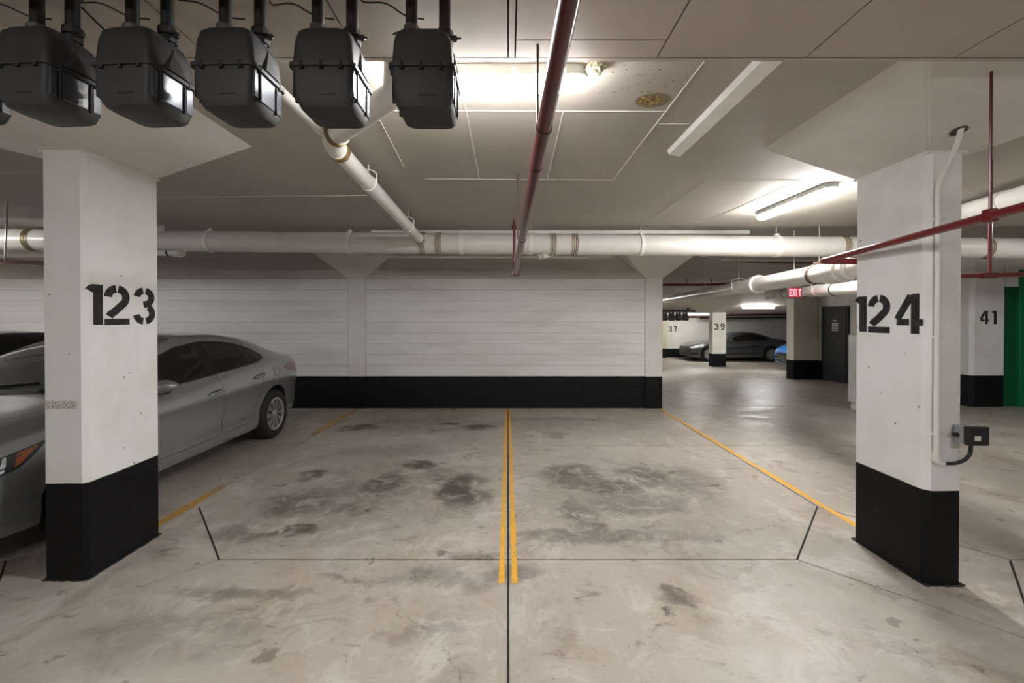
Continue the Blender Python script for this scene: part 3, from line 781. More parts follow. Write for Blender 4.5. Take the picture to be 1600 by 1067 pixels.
t = thing('ceiling_pipe', 'bright white pipe high up right of pillar 124', 'pipe', (5.3, 4.7, 2.7))
c0 = Vector((4.72, 4.6, 2.677)); c1 = Vector((4.46, 3.9, 2.64))
ob('pipe_run', tube([c0+(c0-c1)*.9, c1+(c1-c0)*1.2], .092, 32), m_pipe, t, smooth=40)
ob('collar', ringband(c0.lerp(c1, .65), c1-c0, .092, .08, .008), m_pipe, t, smooth=30)
# pipes at far left
t = thing('ceiling_pipe', 'grey-white pipe slanting under the ceiling left of pillar 123', 'pipe', (-6, 5.2, 2.6))
l0 = Vector((-6.4, 4.7, 2.665)); l1 = Vector((-4.2, 5.5, 2.66))
ob('pipe_run', tube([l0+(l0-l1)*.5, l1], .05, 20), m_pipe, t, smooth=40)
ob('collar', ringband(l0.lerp(l1, .3), l1-l0, .05, .05, .008), m_pipe, t)
t = thing('wall_duct', 'flat white duct with a dark label left of pillar 123', 'duct', (-7, 7, 2.6))
ob('duct_body', box((-9.2, 6.75, 2.52), (-5.9, 7.1, 2.76), .01), m_pipe, t)
ob('duct_label', box((-7.57, 6.744, 2.705), (-7.34, 6.752, 2.745), .002), m_dark, t, label='dark rectangular label')

# ------------------------------------------------------------------ red sprinkler pipes
rp = thing('sprinkler_pipe', 'dark red sprinkler pipe overhead running from the camera to the back wall', 'pipe', (.12, 3, 2.3))
def rpos(y): return Vector((.087+(5.6-y)*.0166, y, EYE+.524+(5.6-y)*.07))
ob('pipe_run', tube([rpos(.2), rpos(3), rpos(5.6)], .031, 24), m_red, rp, smooth=40)
for y in (2.28,): ob('joint_ring', ringband(rpos(y), (-.0166, 1, -.07), .031, .018, .003), m_red, rp, smooth=30)
ec = rpos(5.6)
ob('end_coupling', tube([ec+Vector((0, -.05, .004)), ec+Vector((0, .05, -.004))], .043, 16), m_redb, rp, smooth=40)
for s in (-1, 1):
    ob('coupling_bolt', tube([ec+Vector((s*.052, 0, -.035)), ec+Vector((s*.052, 0, .035))], .007, 8), m_rod, rp)
    ob('coupling_lug', box(ec+Vector((s*.045-.02, -.02, -.012)), ec+Vector((s*.045+.02, .02, .012)), .003), m_redb, rp)
ob('riser', tube([ec+Vector((-.012, .0, .02)), Vector((ec.x-.012, 5.6, CEIL))], .018, 14), m_redb, rp, smooth=40)
ob('riser_head', ringband((ec.x-.012, 5.6, 2.70), (0, 0, 1), .018, .05, .01), m_redb, rp)
for y, top, dx in ((1.885, BOARD, -.026), (3.80, CEIL, -.036)):
    c = rpos(y); h_ = ob('hanger_ring', ringband(c, (0, 1, -.07), .031, .016, .004), m_rod, rp)
    ob('rod', tube([(c.x+dx, y, c.z), (c.x+dx, y, top+.002)], .0055, 8), m_rod, h_)
rr = thing('sprinkler_pipe', 'red sprinkler pipe passing in front of pillar 124', 'pipe', (2.3, 2.6, 2.05))
q0 = Vector((2.423, 3.46, 2.025)); q1 = Vector((2.26, 2.12, 2.07)); q2 = q1+(q1-q0)*.75
ob('pipe_run', tube([q0, q1, q2], .0205, 18), m_redb, rr, smooth=40)
ob('elbow', tube(fillet([q0+Vector((.0, -.02, 0)), q0+Vector((.006, .03, 0)), q0+Vector((.30, .05, 0.0))], .03), .024, 16), m_redb, rr, smooth=40)
ob('cross_pipe', tube([q0+Vector((.28, .05, 0.0)), q0+Vector((.9, .05, 0.01)), q0+Vector((.9, .05, CEIL-q0.z))], .019, 14), m_redb, rr, smooth=40)
ob('hanger_saddle', box(q1+Vector((-.02, -.025, -.028)), q1+Vector((.02, .025, .032)), .006), m_redb, rr)
ob('rod', tube([q1+Vector((0, 0, .03)), (q1.x, q1.y, CEIL+.002)], .0062, 8), m_red, rr)
t = thing('sprinkler_pipe', 'lower red sprinkler pipe coming out from behind pillar 124', 'pipe', (3.9, 3.5, 1.9))
ob('pipe_run', tube([(2.76, 3.45, 1.895), (3.66, 3.45, 1.91), (5.2, 3.45, 1.965)], .018, 14), m_redb, t, smooth=40)
ob('riser', tube([(3.68, 3.45, 1.91), (3.68, 3.45, CEIL)], .012, 12), m_redb, t, smooth=40)
ob('tee', tube([(3.61, 3.45, 1.909), (3.72, 3.45, 1.911)], .024, 12), m_redb, t)
t = thing('sprinkler_pipe', 'dark red sprinkler pipe left of pillar 123 with a rusty hanger rod', 'pipe', (-5, 4.2, 2.1))
ob('pipe_run', tube([(-6.2, 4.75, 2.22), (-4.78, 4.62, 2.14), (-3.8, 4.53, 2.085)], .02, 14), m_red, t, smooth=40)
ob('rod', tube([(-5.18, 4.65, 2.16), (-5.15, 4.65, CEIL)], .008, 8), m_red, t)
t = thing('sprinkler_pipe', 'bright red pipe crossing the far aisle beyond the back wall end', 'pipe', (4.3, 11, 2.36))
ob('pipe_run', tube(fillet([(2.0, 11, 2.365), (4.9, 11, 2.365), (5.95, 11.15, 2.43)], .1), .03, 12), m_redb, t, smooth=40)
for x in (4.35, 4.95): ob('rod', tube([(x, 11, 2.37), (x, 11, cz(11))], .01, 8), m_rod, t)
t = thing('sprinkler_pipe', 'red pipe beside the distant gas meters', 'pipe', (9, 20.6, 1.55))
ob('pipe_run', tube([(8.05, 20.8, 1.56), (9.9, 20.8, 1.56)], .045, 12), m_redb, t, smooth=40)
for x in (8.5, 9.6): ob('rod', tube([(x, 20.8, 1.57), (x, 20.8, cz(20.8))], .012, 6), m_rod, t)
for i, (x0, x1, y, z) in enumerate(((9.6, 15.5, 21.0, 1.66), (9.6, 16, 22.6, 1.52))):
    o = thing('overhead_pipe', 'x', 'pipe', ((x0+x1)/2, y, z))
    for xx in (x0+.8, x1-1.2): ob('rod', tube([(xx, y, z), (xx, y, cz(y)+.01)], .012, 6), m_rod, o)
    ob('pipe_run', tube([(x0, y, z-.02), (x1, y, z+.04)], .04, 10), m_dark if i else m_red, o, smooth=40)
    props(o, ('dark overhead pipe above the dark coupe, nearer the ceiling', 'dark overhead pipe above the dark coupe, lower and against the far wall')[i], 'pipe')
o = ob('ceiling_cable', tube([(4.0, 7.9, 2.545), (5.0, 7.9, 2.53), (5.6, 7.9, 2.53)], .008, 8), m_wire); props(o, 'thin dark cable strung under the ceiling above the exit sign', 'cable')

# ------------------------------------------------------------------ exit sign
ex = thing('exit_sign', 'red lit EXIT sign hanging in front of the beige pillar', 'sign', (3.95, 6.23, 1.85))
ob('housing', box((3.847, 6.22, 1.853), (4.053, 6.26, 1.998), .005), m_exitbox, ex)
ob('face', box((3.859, 6.215, 1.863), (4.041, 6.222, 1.988), .002), m_exitface, ex)
digits('EXIT', (3.872, 6.214, 1.876), (1, 0, 0), (0, 0, 1), .098, .042, ex, m_exitlet, LET, 'letters', xs=.054)
ob('stem', tube([(3.95, 6.24, 1.99), (3.95, 6.24, CEIL+.002)], .008, 8), m_rodw, ex)

# ------------------------------------------------------------------ conduit and switch box on pillar 124
cd = thing('wall_conduit', 'thin white conduit running down the front of pillar 124', 'conduit', (2.53, 2.67, .75))
ob('conduit_run', tube(fillet([(2.486, 2.48, 2.66), (2.486, 2.50, 2.56), (2.512, 2.645, 2.36), (2.516, 2.645, 2.2), (2.516, 2.645, .775), (2.543, 2.645, .745)], .09, 8), .0145, 14), m_conduit, cd, smooth=50)
for z in (2.16, 1.47, .90): ob('conduit_clip', box((2.498, 2.641, z), (2.560, 2.664, z+.014), .002), m_conduit, cd)
ob('conduit_fitting', tube([(2.516, 2.645, .80), (2.516, 2.645, .755), (2.553, 2.645, .735)], .019, 12), m_conduit, cd, smooth=50)
nn = Vector((0, -.304, -.953)); hc = Vector((2.486, 2.497, 2.623))
ob('core_hole', tube([hc-nn*.004, hc+nn*.0025], .040, 20), m_hole, cd)
cb = ob('power_cable', tube(fillet([(2.548, 2.641, .738), (2.63, 2.636, .735), (2.70, 2.630, .78), (2.705, 2.630, .865)], .06), .010, 10), m_wire, smooth=50)
props(cb, 'black cable looping from the conduit end to the switch box', 'cable')
sb = thing('switch_box', 'small grey and black switch box on the right edge of pillar 124', 'switch box', (2.68, 2.65, .86))
ob('box_body', box((2.625, 2.600, .862), (2.735, 2.662, .962), .006, 2), m_boxg, sb)
ob('box_cover', box((2.630, 2.572, .858), (2.752, 2.602, .966), .004), m_boxk, sb)
ob('box_label', box((2.665, 2.569, .888), (2.698, 2.573, .915)), m_sign, sb)
ob('box_gland', tube([(2.60, 2.630, .91), (2.627, 2.630, .91)], .012, 10), m_dark, sb)

# ------------------------------------------------------------------ gas meters
def shell(bm, rings):
    """rings of (x0,x1,y0,y1,z,r): rounded rectangles"""
    R = []
    for x0, x1, y0, y1, z, r in rings:
        ring = []
        for cx, cy, a0 in ((x1-r, y1-r, 0), (x0+r, y1-r, 90), (x0+r, y0+r, 180), (x1-r, y0+r, 270)):
            for k in range(5):
                a = math.radians(a0+90*k/4); ring.append(bm.verts.new((cx+r*math.cos(a), cy+r*math.sin(a), z)))
        R.append(ring)
    for a, b in zip(R[:-1], R[1:]):
        n = len(a)
        for k in range(n): bm.faces.new((a[k], a[(k+1) % n], b[(k+1) % n], b[k]))
    bm.faces.new(R[0][::-1]); bm.faces.new(R[-1])
def make_meter():
    t = thing('gas_meter', '', 'gas meter', (0, 0, 0), 'gas meters in a row under the near ceiling')
    w2, d2 = .102, .098     # half width, half depth; body hangs 0 .. -.275 below its own top
    bm = bmesh.new()
    shell(bm, [(-w2+.030, w2-.012, -d2+.03, d2-.02, -.276, .03), (-w2+.018, w2-.006, -d2+.012, d2-.01, -.268, .03), (-w2+.004, w2-.002, -d2, d2, -.235, .022), (-w2, w2, -d2, d2, -.14, .018)])
    low = ob('lower_case', bm, m_metlow, t, smooth=35)
    # raised panels and ribs on both flanks
    for s in (-1, 1):
        for (y0, y1) in ((-.062, -.052), (.040, .050)):
            ob('rib', box((s*w2-.004, y0, -.245), (s*w2+.006, y1, -.145), .003), m_dark, low)
    for s in (-1, 1):
        for y0, y1 in ((-.088, -.066), (-.048, .036), (.054, .084)):
            ob('side_panel', box((s*(w2-.006)-.004, y0, -.238), (s*(w2-.001)+.003, y1, -.146), .0015), m_metside, low)
    bm = bmesh.new()
    shell(bm, [(-w2, w2, -d2, d2, -.132, .018), (-w2+.006, w2-.006, -d2+.003, d2-.003, -.05, .02), (-w2+.010, w2-.014, -d2+.008, d2-.012, -.018, .028), (-w2+.02, w2-.03, -d2+.025, d2-.03, 0, .03)])
    up = ob('upper_case', bm, m_meter, t, smooth=35)
    for s in (-1, 1):
        b2 = bmesh.new()
        v = [b2.verts.new(p) for p in ((s*w2-.003*s, -.05, -.125), (s*w2-.003*s, .06, -.125), (s*(w2-.012), .01, -.03), (s*(w2+.012), -.035, -.125), (s*(w2+.012), .045, -.125), (s*(w2-.004), .008, -.04))]
        for f in ((0, 2, 1), (3, 4, 5), (0, 1, 4, 3), (1, 2, 5, 4), (2, 0, 3, 5)): b2.faces.new([v[i] for i in f])
        ob('web', b2, m_meter, up)
    bm = bmesh.new(); shell(bm, [(-w2-.009, w2+.009, -d2-.008, d2+.008, -.142, .02), (-w2-.009, w2+.009, -d2-.008, d2+.008, -.130, .02)])
    fl = ob('flange', bm, m_meter, t, smooth=35)
    bx = bmesh.new()
    for x in (-.065, 0, .065):
        ob('flange_bolt', tube([(x, -d2-.003, -.152), (x, -d2-.003, -.128)], .0075, 8), m_dark, fl)
    for y in (-.06, .06):
        for s in (-1, 1): ob('flange_bolt', tube([(s*(w2+.004), y, -.150), (s*(w2+.004), y, -.124)], .0065, 8), m_dark, fl)
    ob('badge', box((-.010, -d2-.0015, -.2365), (.045, -d2+.002, -.2325)), m_dark, low)
    for x, y, k in ((-.052, .0, 0), (.062, .02, 1)):
        sp = ob('spud', tube([(x, y, -.012), (x, y, .012), (x, y, .045), (x, y, .160)], .021, 16), m_dark, t, smooth=50)
        ob('nut', lathe([(.022, .022), (.030, .022), (.030, .046), (.026, .052), (.022, .052)], 8, 'z', Matrix.Translation((x, y, 0)), True), m_nut if k == 0 else m_dark, sp)
        ob('nut', lathe([(.020, -.002), (.029, -.004), (.031, .012), (.024, .018)], 10, 'z', Matrix.Translation((x, y, 0)), True), m_dark, sp)
        if k: 
            for s in (-1, 1): ob('nut_wing', lathe([(.004, -.004), (.011, -.004), (.011, .004), (.004, .004)], 10, 'y', Matrix.Translation((x+s*.036, y, .022)), True), m_dark, sp)
        ob('tie_wire', tube(fillet([(x-.02, y-.02, .02), (x-.045, y-.028, .014-.02*k), (x-.06*(1-2*k), y-.02, .012)], .01), .0035, 6), m_wire, sp)
    return t
gm0 = make_meter()
MX = [-1.945, -1.612, -1.275, -.945, -.618, -.288]
mlab = ['gas meter at the far left of the row, mostly outside the picture', 'grey gas meter second from the left end of the row, above pillar 123', 'grey gas meter hanging in front of the head of pillar 123, third from the left', 'grey gas meter fourth from the left in the row', 'grey gas meter next to the last one on the right of the row', 'grey gas meter at the right end of the row, next to the strip lamp']
for i, x in enumerate(MX):
    o = gm0 if i == 0 else tree_copy(gm0)
    o.location = (x, 1.598, 2.572-.002*(i-3) if i < 6 else 0); o['label'] = mlab[i]
    o.rotation_euler = (0, 0, (-.09, -.09, -.08, -.03, .0, .01)[i])
hp = ob('gas_header', tube([(-3.2, 1.50, 2.695), (.0, 1.50, 2.695)], .02, 14), m_redb, smooth=40)
props(hp, 'dark red gas pipe above the meters at the top edge of the picture', 'pipe')
for i, x in enumerate((-1.85, -1.5, -1.16, -.84, -.52)):
    o = ob('loose_wire', tube(fillet([(x, 1.60, 2.715), (x+.03, 1.55, 2.66+.01*(i % 3)), (x+.10, 1.56, 2.68), (x+.16, 1.60, 2.655), (x+.22, 1.62, 2.66)], .03), .003, 6), m_wire)
    props(o, 'thin black wire above the '+('far left', 'second', 'third', 'fourth', 'fifth')[i]+' gas meter of the near row', 'wire', 'wires between the meters')
o = ob('loose_wire', tube(fillet([(-1.56, 1.66, 2.728), (-1.45, 1.66, 2.62), (-1.33, 1.66, 2.545)], .05), .0035, 6), m_wire); props(o, 'black cable dropping to the third gas meter', 'wire')
# distant meters
for k in range(4):
    o = tree_copy(gm0); o.location = (6.10+.27*k, 17.6, 1.70); o.rotation_euler = (0, 0, 0)
    o['label'] = ('tiny dark gas meter beyond the end of the back wall, left end of the four', 'tiny distant gas meter, second of the four beyond the back wall', 'tiny distant gas meter, third of the four beyond the back wall', 'tiny distant gas meter at the right end of the four, under the vertical pipe')[k]
    o['group'] = 'distant gas meters'
t = thing('meter_header', 'dark header pipe over the distant gas meters', 'pipe', (6.8, 17.6, 1.8))
ob('pipe_run', tube([(5.6, 17.6, 1.80), (7.3, 17.6, 1.80)], .04, 10), m_dark, t, smooth=40)
ob('drop_pipe', tube([(6.90, 17.3, 1.80), (6.90, 17.3, cz(17.3))], .05, 10), m_dark, t, smooth=40)
# ------------------------------------------------------------------ cars
def paint(name, col, rough=.3, metal=.6):
    t = NT(name); b = t.b
    p = t.n('ShaderNodeTexCoord').outputs['Object']
    b.inputs['Base Color'].default_value = (*col, 1); b.inputs['Metallic'].default_value = metal
    b.inputs['Roughness'].default_value = rough; b.inputs['Coat Weight'].default_value = .7; b.inputs['Coat Roughness'].default_value = .06
    t.l(t.mix(t.math('MULTIPLY', t.noise(p, 900, 2), .25), col, tuple(c*1.5 for c in col)), b.inputs['Base Color'])
    return t.m
m_silver = paint('silver_car_paint', (.33, .34, .355), .22, .6)
m_coupe = paint('dark_coupe_paint', (.10, .10, .105), .3, .6)
m_blackcar = paint('black_car_paint', (.012, .012, .014), .3, .2)
m_blue = paint('blue_car_paint', (.02, .16, .52), .3, .3)
m_glass = simple('tinted_car_glass', (.008, .009, .009), .04, 0, .5)
m_wind = simple('windscreen_glass', (.05, .06, .055), .09, 0, .5)
m_trim = simple('black_car_trim', (.012, .012, .012), .35)
m_tyre = simple('tyre_rubber', (.014, .014, .014), .75, bump=.2, vs=30)
m_rim = simple('silver_wheel', (.55, .56, .57), .28, .8)
m_rimd = simple('wheel_backing_plate', (.02, .02, .02), .6)  # dark backing disc behind the spokes
m_tail = simple('tail_lamp_red', (.17, .02, .02), .12, 0, 1)
m_amber = simple('amber_reflector', (.36, .09, .012), .2, 0, 1)
m_head = simple('headlamp_dark', (.02, .021, .023), .08, 0, 1)
m_led = simple('headlamp_white', (.62, .66, .70), .15, 0, 1)
m_chrome = simple('chrome', (.75, .75, .76), .12, 1)
m_well = simple('wheel_well', (.01, .01, .01), .9)

def curve(pts):
    xs = np.array([p[0] for p in pts], float); ys = np.array([p[1] for p in pts], float)
    h = np.diff(xs); d = np.diff(ys)/h; m = np.zeros(len(xs)); m[0], m[-1] = d[0], d[-1]
    for i in range(1, len(xs)-1):
        m[i] = 0 if d[i-1]*d[i] <= 0 else 2*d[i-1]*d[i]/(d[i-1]+d[i])
    def f(x):
        x = min(max(x, xs[0]), xs[-1]); i = min(max(int(np.searchsorted(xs, x)-1), 0), len(xs)-2)
        t = (x-xs[i])/h[i]
        return float((2*t**3-3*t*t+1)*ys[i]+(t**3-2*t*t+t)*h[i]*m[i]+(-2*t**3+3*t*t)*ys[i+1]+(t**3-t*t)*h[i]*m[i+1])
    return f
class Car:
    def __init__(s, P):
        s.P = P; s.L = P['L']
        for k in ('top', 'hw', 'belt', 'rail', 'krail', 'bot'): setattr(s, k, curve(P[k]))
        s.cache = {}
    def keys(s, x):
        hw, zb, bt, tp = s.hw(x), s.bot(x), s.belt(x), s.top(x)
        bt = min(bt, tp-.012)
        sp = bt-zb; rl = min(s.rail(x), hw-.07); zr = bt+s.krail(x)*(tp-bt)
        return [(0, zb), (hw*.6, zb), (hw-.10, zb+.01), (hw-.045, zb+.075*sp/.7), (hw-.030, zb+.22*sp), (hw-.034, zb+.34*sp), (hw-.012, zb+.52*sp),
                (hw-.003, zb+.70*sp), (hw-.012, zb+.82*sp), (hw-.038, zb+.92*sp), (hw-.070, bt), (hw-.07+(rl-hw+.07)*.52, bt+(zr-bt)*.55), (rl, zr), (rl*.82, zr+(tp-zr)*.62), (rl*.45, zr+(tp-zr)*.93), (0, tp)]
    def sec(s, x):
        key = round(x, 4)
        if key in s.cache: return s.cache[key]
        K = s.keys(x); out = []
        for i in range(len(K)-1):
            p0, p1, p2, p3 = K[max(i-1, 0)], K[i], K[i+1], K[min(i+2, len(K)-1)]
            if i == 0: p0 = (-K[1][0], K[1][1])
            if i == len(K)-2: p3 = (-K[-2][0], K[-2][1])
            n = 3
            for k in range(n):
                t = k/n
                out.append(tuple(.5*((2*b)+(-a+c)*t+(2*a-5*b+4*c-d)*t*t+(-a+3*b-3*c+d)*t**3) for a, b, c, d in zip(p0, p1, p2, p3)))
        out.append(K[-1]); s.cache[key] = out
        return out
    def side(s, x, z):
        pts = s.sec(x)[9:37]
        for a, b in zip(pts[:-1], pts[1:]):
            if a[1] <= z <= b[1] and b[1] > a[1]: return a[0]+(b[0]-a[0])*(z-a[1])/(b[1]-a[1])
        return pts[0][0] if z < pts[0][1] else pts[-1][0]
    def topz(s, x, y):
        pts = s.sec(x)[30:]; y = abs(y)
        for a, b in zip(pts[:-1], pts[1:]):
            if b[0] <= y <= a[0] and a[0] > b[0]: return b[1]+(a[1]-b[1])*(y-b[0])/(a[0]-b[0])
        return pts[-1][1]
    def sp(s, x, z, sd, off=.0):
        e = .01; w_ = s.side(x, z)
        dz = (s.side(x, z+e)-s.side(x, z-e))/(2*e); dx = (s.side(x+e, z)-s.side(x-e, z))/(2*e)
        n = Vector((1, -dx, -dz)).normalized()
        return Vector((sd*(w_+n.x*off), x-s.L/2+n.y*off, z+n.z*off))
    def patch(s, lo, hi, sd, off=.004, n=16, m=6, thick=.0):
        """a panel laid on the flank between two (s,z) polylines"""
        bm = bmesh.new(); rows = []
        def at(pl, t):
            d = [0]
            for a, b in zip(pl[:-1], pl[1:]): d.append(d[-1]+math.hypot(b[0]-a[0], b[1]-a[1]))
            u = t*d[-1]
            for i in range(len(pl)-1):
                if u <= d[i+1]+1e-9:
                    k = (u-d[i])/max(d[i+1]-d[i], 1e-9); return (pl[i][0]+(pl[i+1][0]-pl[i][0])*k, pl[i][1]+(pl[i+1][1]-pl[i][1])*k)
            return pl[-1]
        for i in range(n+1):
            a, b = at(lo, i/n), at(hi, i/n); r = []
            for j in range(m+1):
                q = (a[0]+(b[0]-a[0])*j/m, a[1]+(b[1]-a[1])*j/m); r.append(bm.verts.new(s.sp(q[0], q[1], sd, off)))
            rows.append(r)
        for a, b in zip(rows[:-1], rows[1:]):
            for j in range(m):
                try: bm.faces.new((a[j], a[j+1], b[j+1], b[j]))
                except ValueError: pass
        bmesh.ops.remove_doubles(bm, verts=bm.verts, dist=.0004)
        return bm
    def seam(s, pts, sd, r=.0028, off=0.0005):
        P = []
        for a, b in zip(pts[:-1], pts[1:]):
            for k in range(5): P.append(s.sp(a[0]+(b[0]-a[0])*k/5, a[1]+(b[1]-a[1])*k/5, sd, off))
        P.append(s.sp(*pts[-1], sd, off)); return tube(P, r, 5)
    def toppatch(s, s0, s1, bulge0, bulge1, wk=.93, off=.005, n=12, m=14):
        bm = bmesh.new(); rows = []
        for i in range(n+1):
            r = []
            for j in range(m+1):
                u = -1+2*j/m; x = (s0+bulge0*u*u)*(1-i/n)+(s1+bulge1*u*u)*(i/n)
                y = u*wk*min(s.rail(x), s.hw(x)-.07)
                z = s.topz(x, y); e = .01
                dx = (s.topz(x+e, y)-s.topz(x-e, y))/(2*e); nn = Vector((0, -dx, 1)).normalized()*off
                r.append(bm.verts.new((y, x-s.L/2+nn.y, z+nn.z)))
            rows.append(r)
        for a, b in zip(rows[:-1], rows[1:]):
            for j in range(m): bm.faces.new((a[j], a[j+1], b[j+1], b[j]))
        return bm
def wheel(par, x, y, r, sd, spokes=10, rimr=.205, dark=False):
    wd = .20; c = Matrix.Translation((x-sd*wd/2, y, r))
    prof = [(rimr, -wd/2), (r-.03, -wd/2-.004), (r-.008, -wd/2+.02), (r, -wd/2+.05), (r, wd/2-.05), (r-.008, wd/2-.02), (r-.03, wd/2+.004), (rimr, wd/2)]
    t_ = ob('wheel', lathe(prof, 40, 'x', c, True), m_tyre, par, smooth=40)
    ob('wheel_disc', lathe([(.0, -.03), (rimr+.001, -.03), (rimr+.001, .055), (.0, .055)], 32, 'x', c if sd > 0 else c @ Matrix.Scale(-1, 4, (1, 0, 0))), m_rimd, t_)
    o_ = wd/2
    ob('rim_ring', lathe([(rimr-.022, .04), (rimr-.022, o_-.006), (rimr-.008, o_+.003), (rimr+.003, o_), (rimr+.003, .04)], 36, 'x', c if sd > 0 else c @ Matrix.Scale(-1, 4, (1, 0, 0)), True), m_rim, t_, smooth=40)
    bm = bmesh.new()
    for k in range(spokes):
        a = 2*PI*k/spokes; ca, sa = math.cos(a), math.sin(a)
        for tw in (0,):
            vs_ = []
            for rr, hw_, xx in ((.03, .014, o_-.012), (rimr*.6, .020, o_-.006), (rimr-.012, .036, o_-.012)):
                for q in (-1, 1):
                    for dpt in (0, -.03):
                        p = Vector((sd*(xx+dpt), ca*rr-sa*hw_*q, sa*rr+ca*hw_*q)); vs_.append(bm.verts.new(Vector((x-sd*wd/2, y, r))+p))
            for i in (0, 4):
                b = vs_[i:i+8]
                for f in ((0, 2, 6, 4), (1, 5, 7, 3), (0, 4, 5, 1), (2, 3, 7, 6)): bm.faces.new([b[j] for j in f])
    ob('rim_spokes', bm, m_rim, t_)
    ob('hub_cap', lathe([(.0, .05), (.045, .05), (.042, o_-.002), (.03, o_+.004), (.0, o_+.006)], 20, 'x', c if sd > 0 else c @ Matrix.Scale(-1, 4, (1, 0, 0))), m_rim, t_, smooth=40)
def make_car(P, name, label, pm, loc, rot, detail=True):
    c = Car(P); L = c.L; root = thing(name, label, 'car')
    # body loft
    st = sorted(set([round(v, 4) for v in list(np.linspace(0, L, 78))+[0, .008, .02, .04, .07, .11, L-.11, L-.07, L-.04, L-.02, L-.008, L]]))
    bm = bmesh.new(); rings = []
    for x in st:
        sc = c.sec(x); R = [bm.verts.new((p[0], x-L/2, p[1])) for p in sc]
        Lf = [bm.verts.new((-p[0], x-L/2, p[1])) for p in sc[1:-1]][::-1]
        rings.append(R+Lf)
    for a, b in zip(rings[:-1], rings[1:]):
        n = len(a)
        for k in range(n): bm.faces.new((a[k], a[(k+1) % n], b[(k+1) % n], b[k]))
    bm.faces.new(rings[0][::-1]); bm.faces.new(rings[-1])
    body = ob('body', bm, [pm, m_well], root, org=(0, 0, 0))
    cut = bmesh.new()
    for s_ in P['axles']:
        for sd in (-1, 1):
            x0, x1 = (c.hw(s_)-.27, c.hw(s_)+.1); x0, x1 = sorted((sd*x0, sd*x1))
            prof = [(P['arch'], x0), (P['arch'], x1)]
            lathe(prof, 40, 'x', Matrix.Translation((0, s_-L/2, P['wr']+.012)), False, cut)
    me = bpy.data.meshes.new('cut'); bmesh.ops.recalc_face_normals(cut, faces=cut.faces)
    for f in cut.faces: f.material_index = 1
    cut.to_mesh(me); cut.free(); me.materials.append(pm); me.materials.append(m_well)
    co = bpy.data.objects.new('cut', me); C.objects.link(co)
    md = body.modifiers.new('arch', 'BOOLEAN'); md.operation = 'DIFFERENCE'; md.object = co; md.solver = 'EXACT'
    dg = bpy.context.evaluated_depsgraph_get(); nm = bpy.data.meshes.new_from_object(body.evaluated_get(dg))
    body.modifiers.clear(); body.data = nm; bpy.data.objects.remove(co)
    for p in nm.polygons: p.use_smooth = True
    nm.set_sharp_from_angle(angle=math.radians(32))
    for s_ in P['axles']:
        for sd in (-1, 1): wheel(root, sd*(c.hw(s_)-.012), s_-L/2, P['wr'], sd, P.get('spokes', 10), P['wr']*.66)
    for sd in (-1, 1):
        D = P['dlo']
        ob('window_trim', c.patch(D['lo'], D['hi'], sd, .0025, 30, 8), m_trim, root, smooth=60)
        for nm_, lo, hi in D['glass']: ob(nm_, c.patch(lo, hi, sd, .0055, 20, 8), m_glass, root, smooth=60)
        for pts in P['seams']: ob('door_seam', c.seam(pts, sd), m_trim, root)
        for hs, hz in P['handles']:
            a = [c.sp(hs+q, hz+.012*q/.1, sd, o_) for q, o_ in ((-.095, .004), (-.075, .028), (0, .034), (.075, .028), (.095, .004))]
            h_ = ob('door_handle', tube(fillet(a, .02), .016, 10), pm, root, smooth=50)
            ob('handle_recess_shade', c.patch([(hs-.07, hz-.022), (hs+.07, hz-.012)], [(hs-.06, hz+.014), (hs+.075, hz+.024)], sd, .0015, 6, 3), m_trim, h_)  # flat black patch paints the shade behind the handle
        for nm_, lo, hi, mt in P['patches']: ob(nm_, c.patch(lo, hi, sd, .004, 14, 6), mt, root, smooth=60)
        ms, mz = P['mirror']
        b2 = bmesh.new(); bmesh.ops.create_uvsphere(b2, u_segments=20, v_segments=12, radius=1)
        base = c.side(ms, mz-.03)
        for v in b2.verts:
            q = v.co.copy(); flat = .55 if q.y > 0 else 1
            v.co = Vector((sd*(base+.145+q.x*.115), ms-L/2+q.y*.085*flat, mz+q.z*.062*(1-.25*max(0, q.x))+.01*q.x))
        mr = ob('mirror_cap', b2, pm, root, smooth=60)
        ob('mirror_base', tube([(sd*(base-.03), ms-L/2, mz-.055), (sd*(base+.10), ms-L/2, mz-.045), (sd*(base+.19), ms-L/2-.01, mz-.040)], [.03, .034, .02], 12), m_trim, mr, smooth=50)
    W_ = P['wind']; ob('windscreen', c.toppatch(*W_), m_wind, root, smooth=60)
    ob('rear_window', c.toppatch(*P['rearw']), m_glass, root, smooth=60)
    if detail:
        cw = c.toppatch(W_[0]-.085, W_[0]+.008, W_[2], W_[2], .96, .004, 3, 14); ob('cowl', cw, m_trim, root)
        for k in (-.35, .25):
            x0 = W_[0]-.005
            pts = [(k, x0-L/2-.03, c.topz(x0-.03, k)+.014), (k+.25, x0+.02-L/2, c.topz(x0+.02, k+.25)+.018), (k+.5, x0+.06-L/2, c.topz(x0+.06, min(k+.5, .6))+.018)]
            ob('wiper', tube(pts, .009, 8), m_trim, root)
        # grille and bumper intake on the nose
        def nose(x, z, off=.004):
            lo, hi = 0, .9
            for _ in range(24):
                md_ = (lo+hi)/2
                if c.side(md_, z) >= abs(x): hi = md_
                else: lo = md_
            return Vector((x, hi-L/2-off, z))
        b3 = bmesh.new(); rows = []
        for i in range(9):
            z = .30+.36*i/8; hwz = (.36+.22*math.sin(PI*min(1, i/8*.9+.05)))
            rows.append([b3.verts.new(nose(-hwz+2*hwz*j/20, z, .006)) for j in range(21)])
        for a, b in zip(rows[:-1], rows[1:]):
            for j in range(20): b3.faces.new((a[j], a[j+1], b[j+1], b[j]))
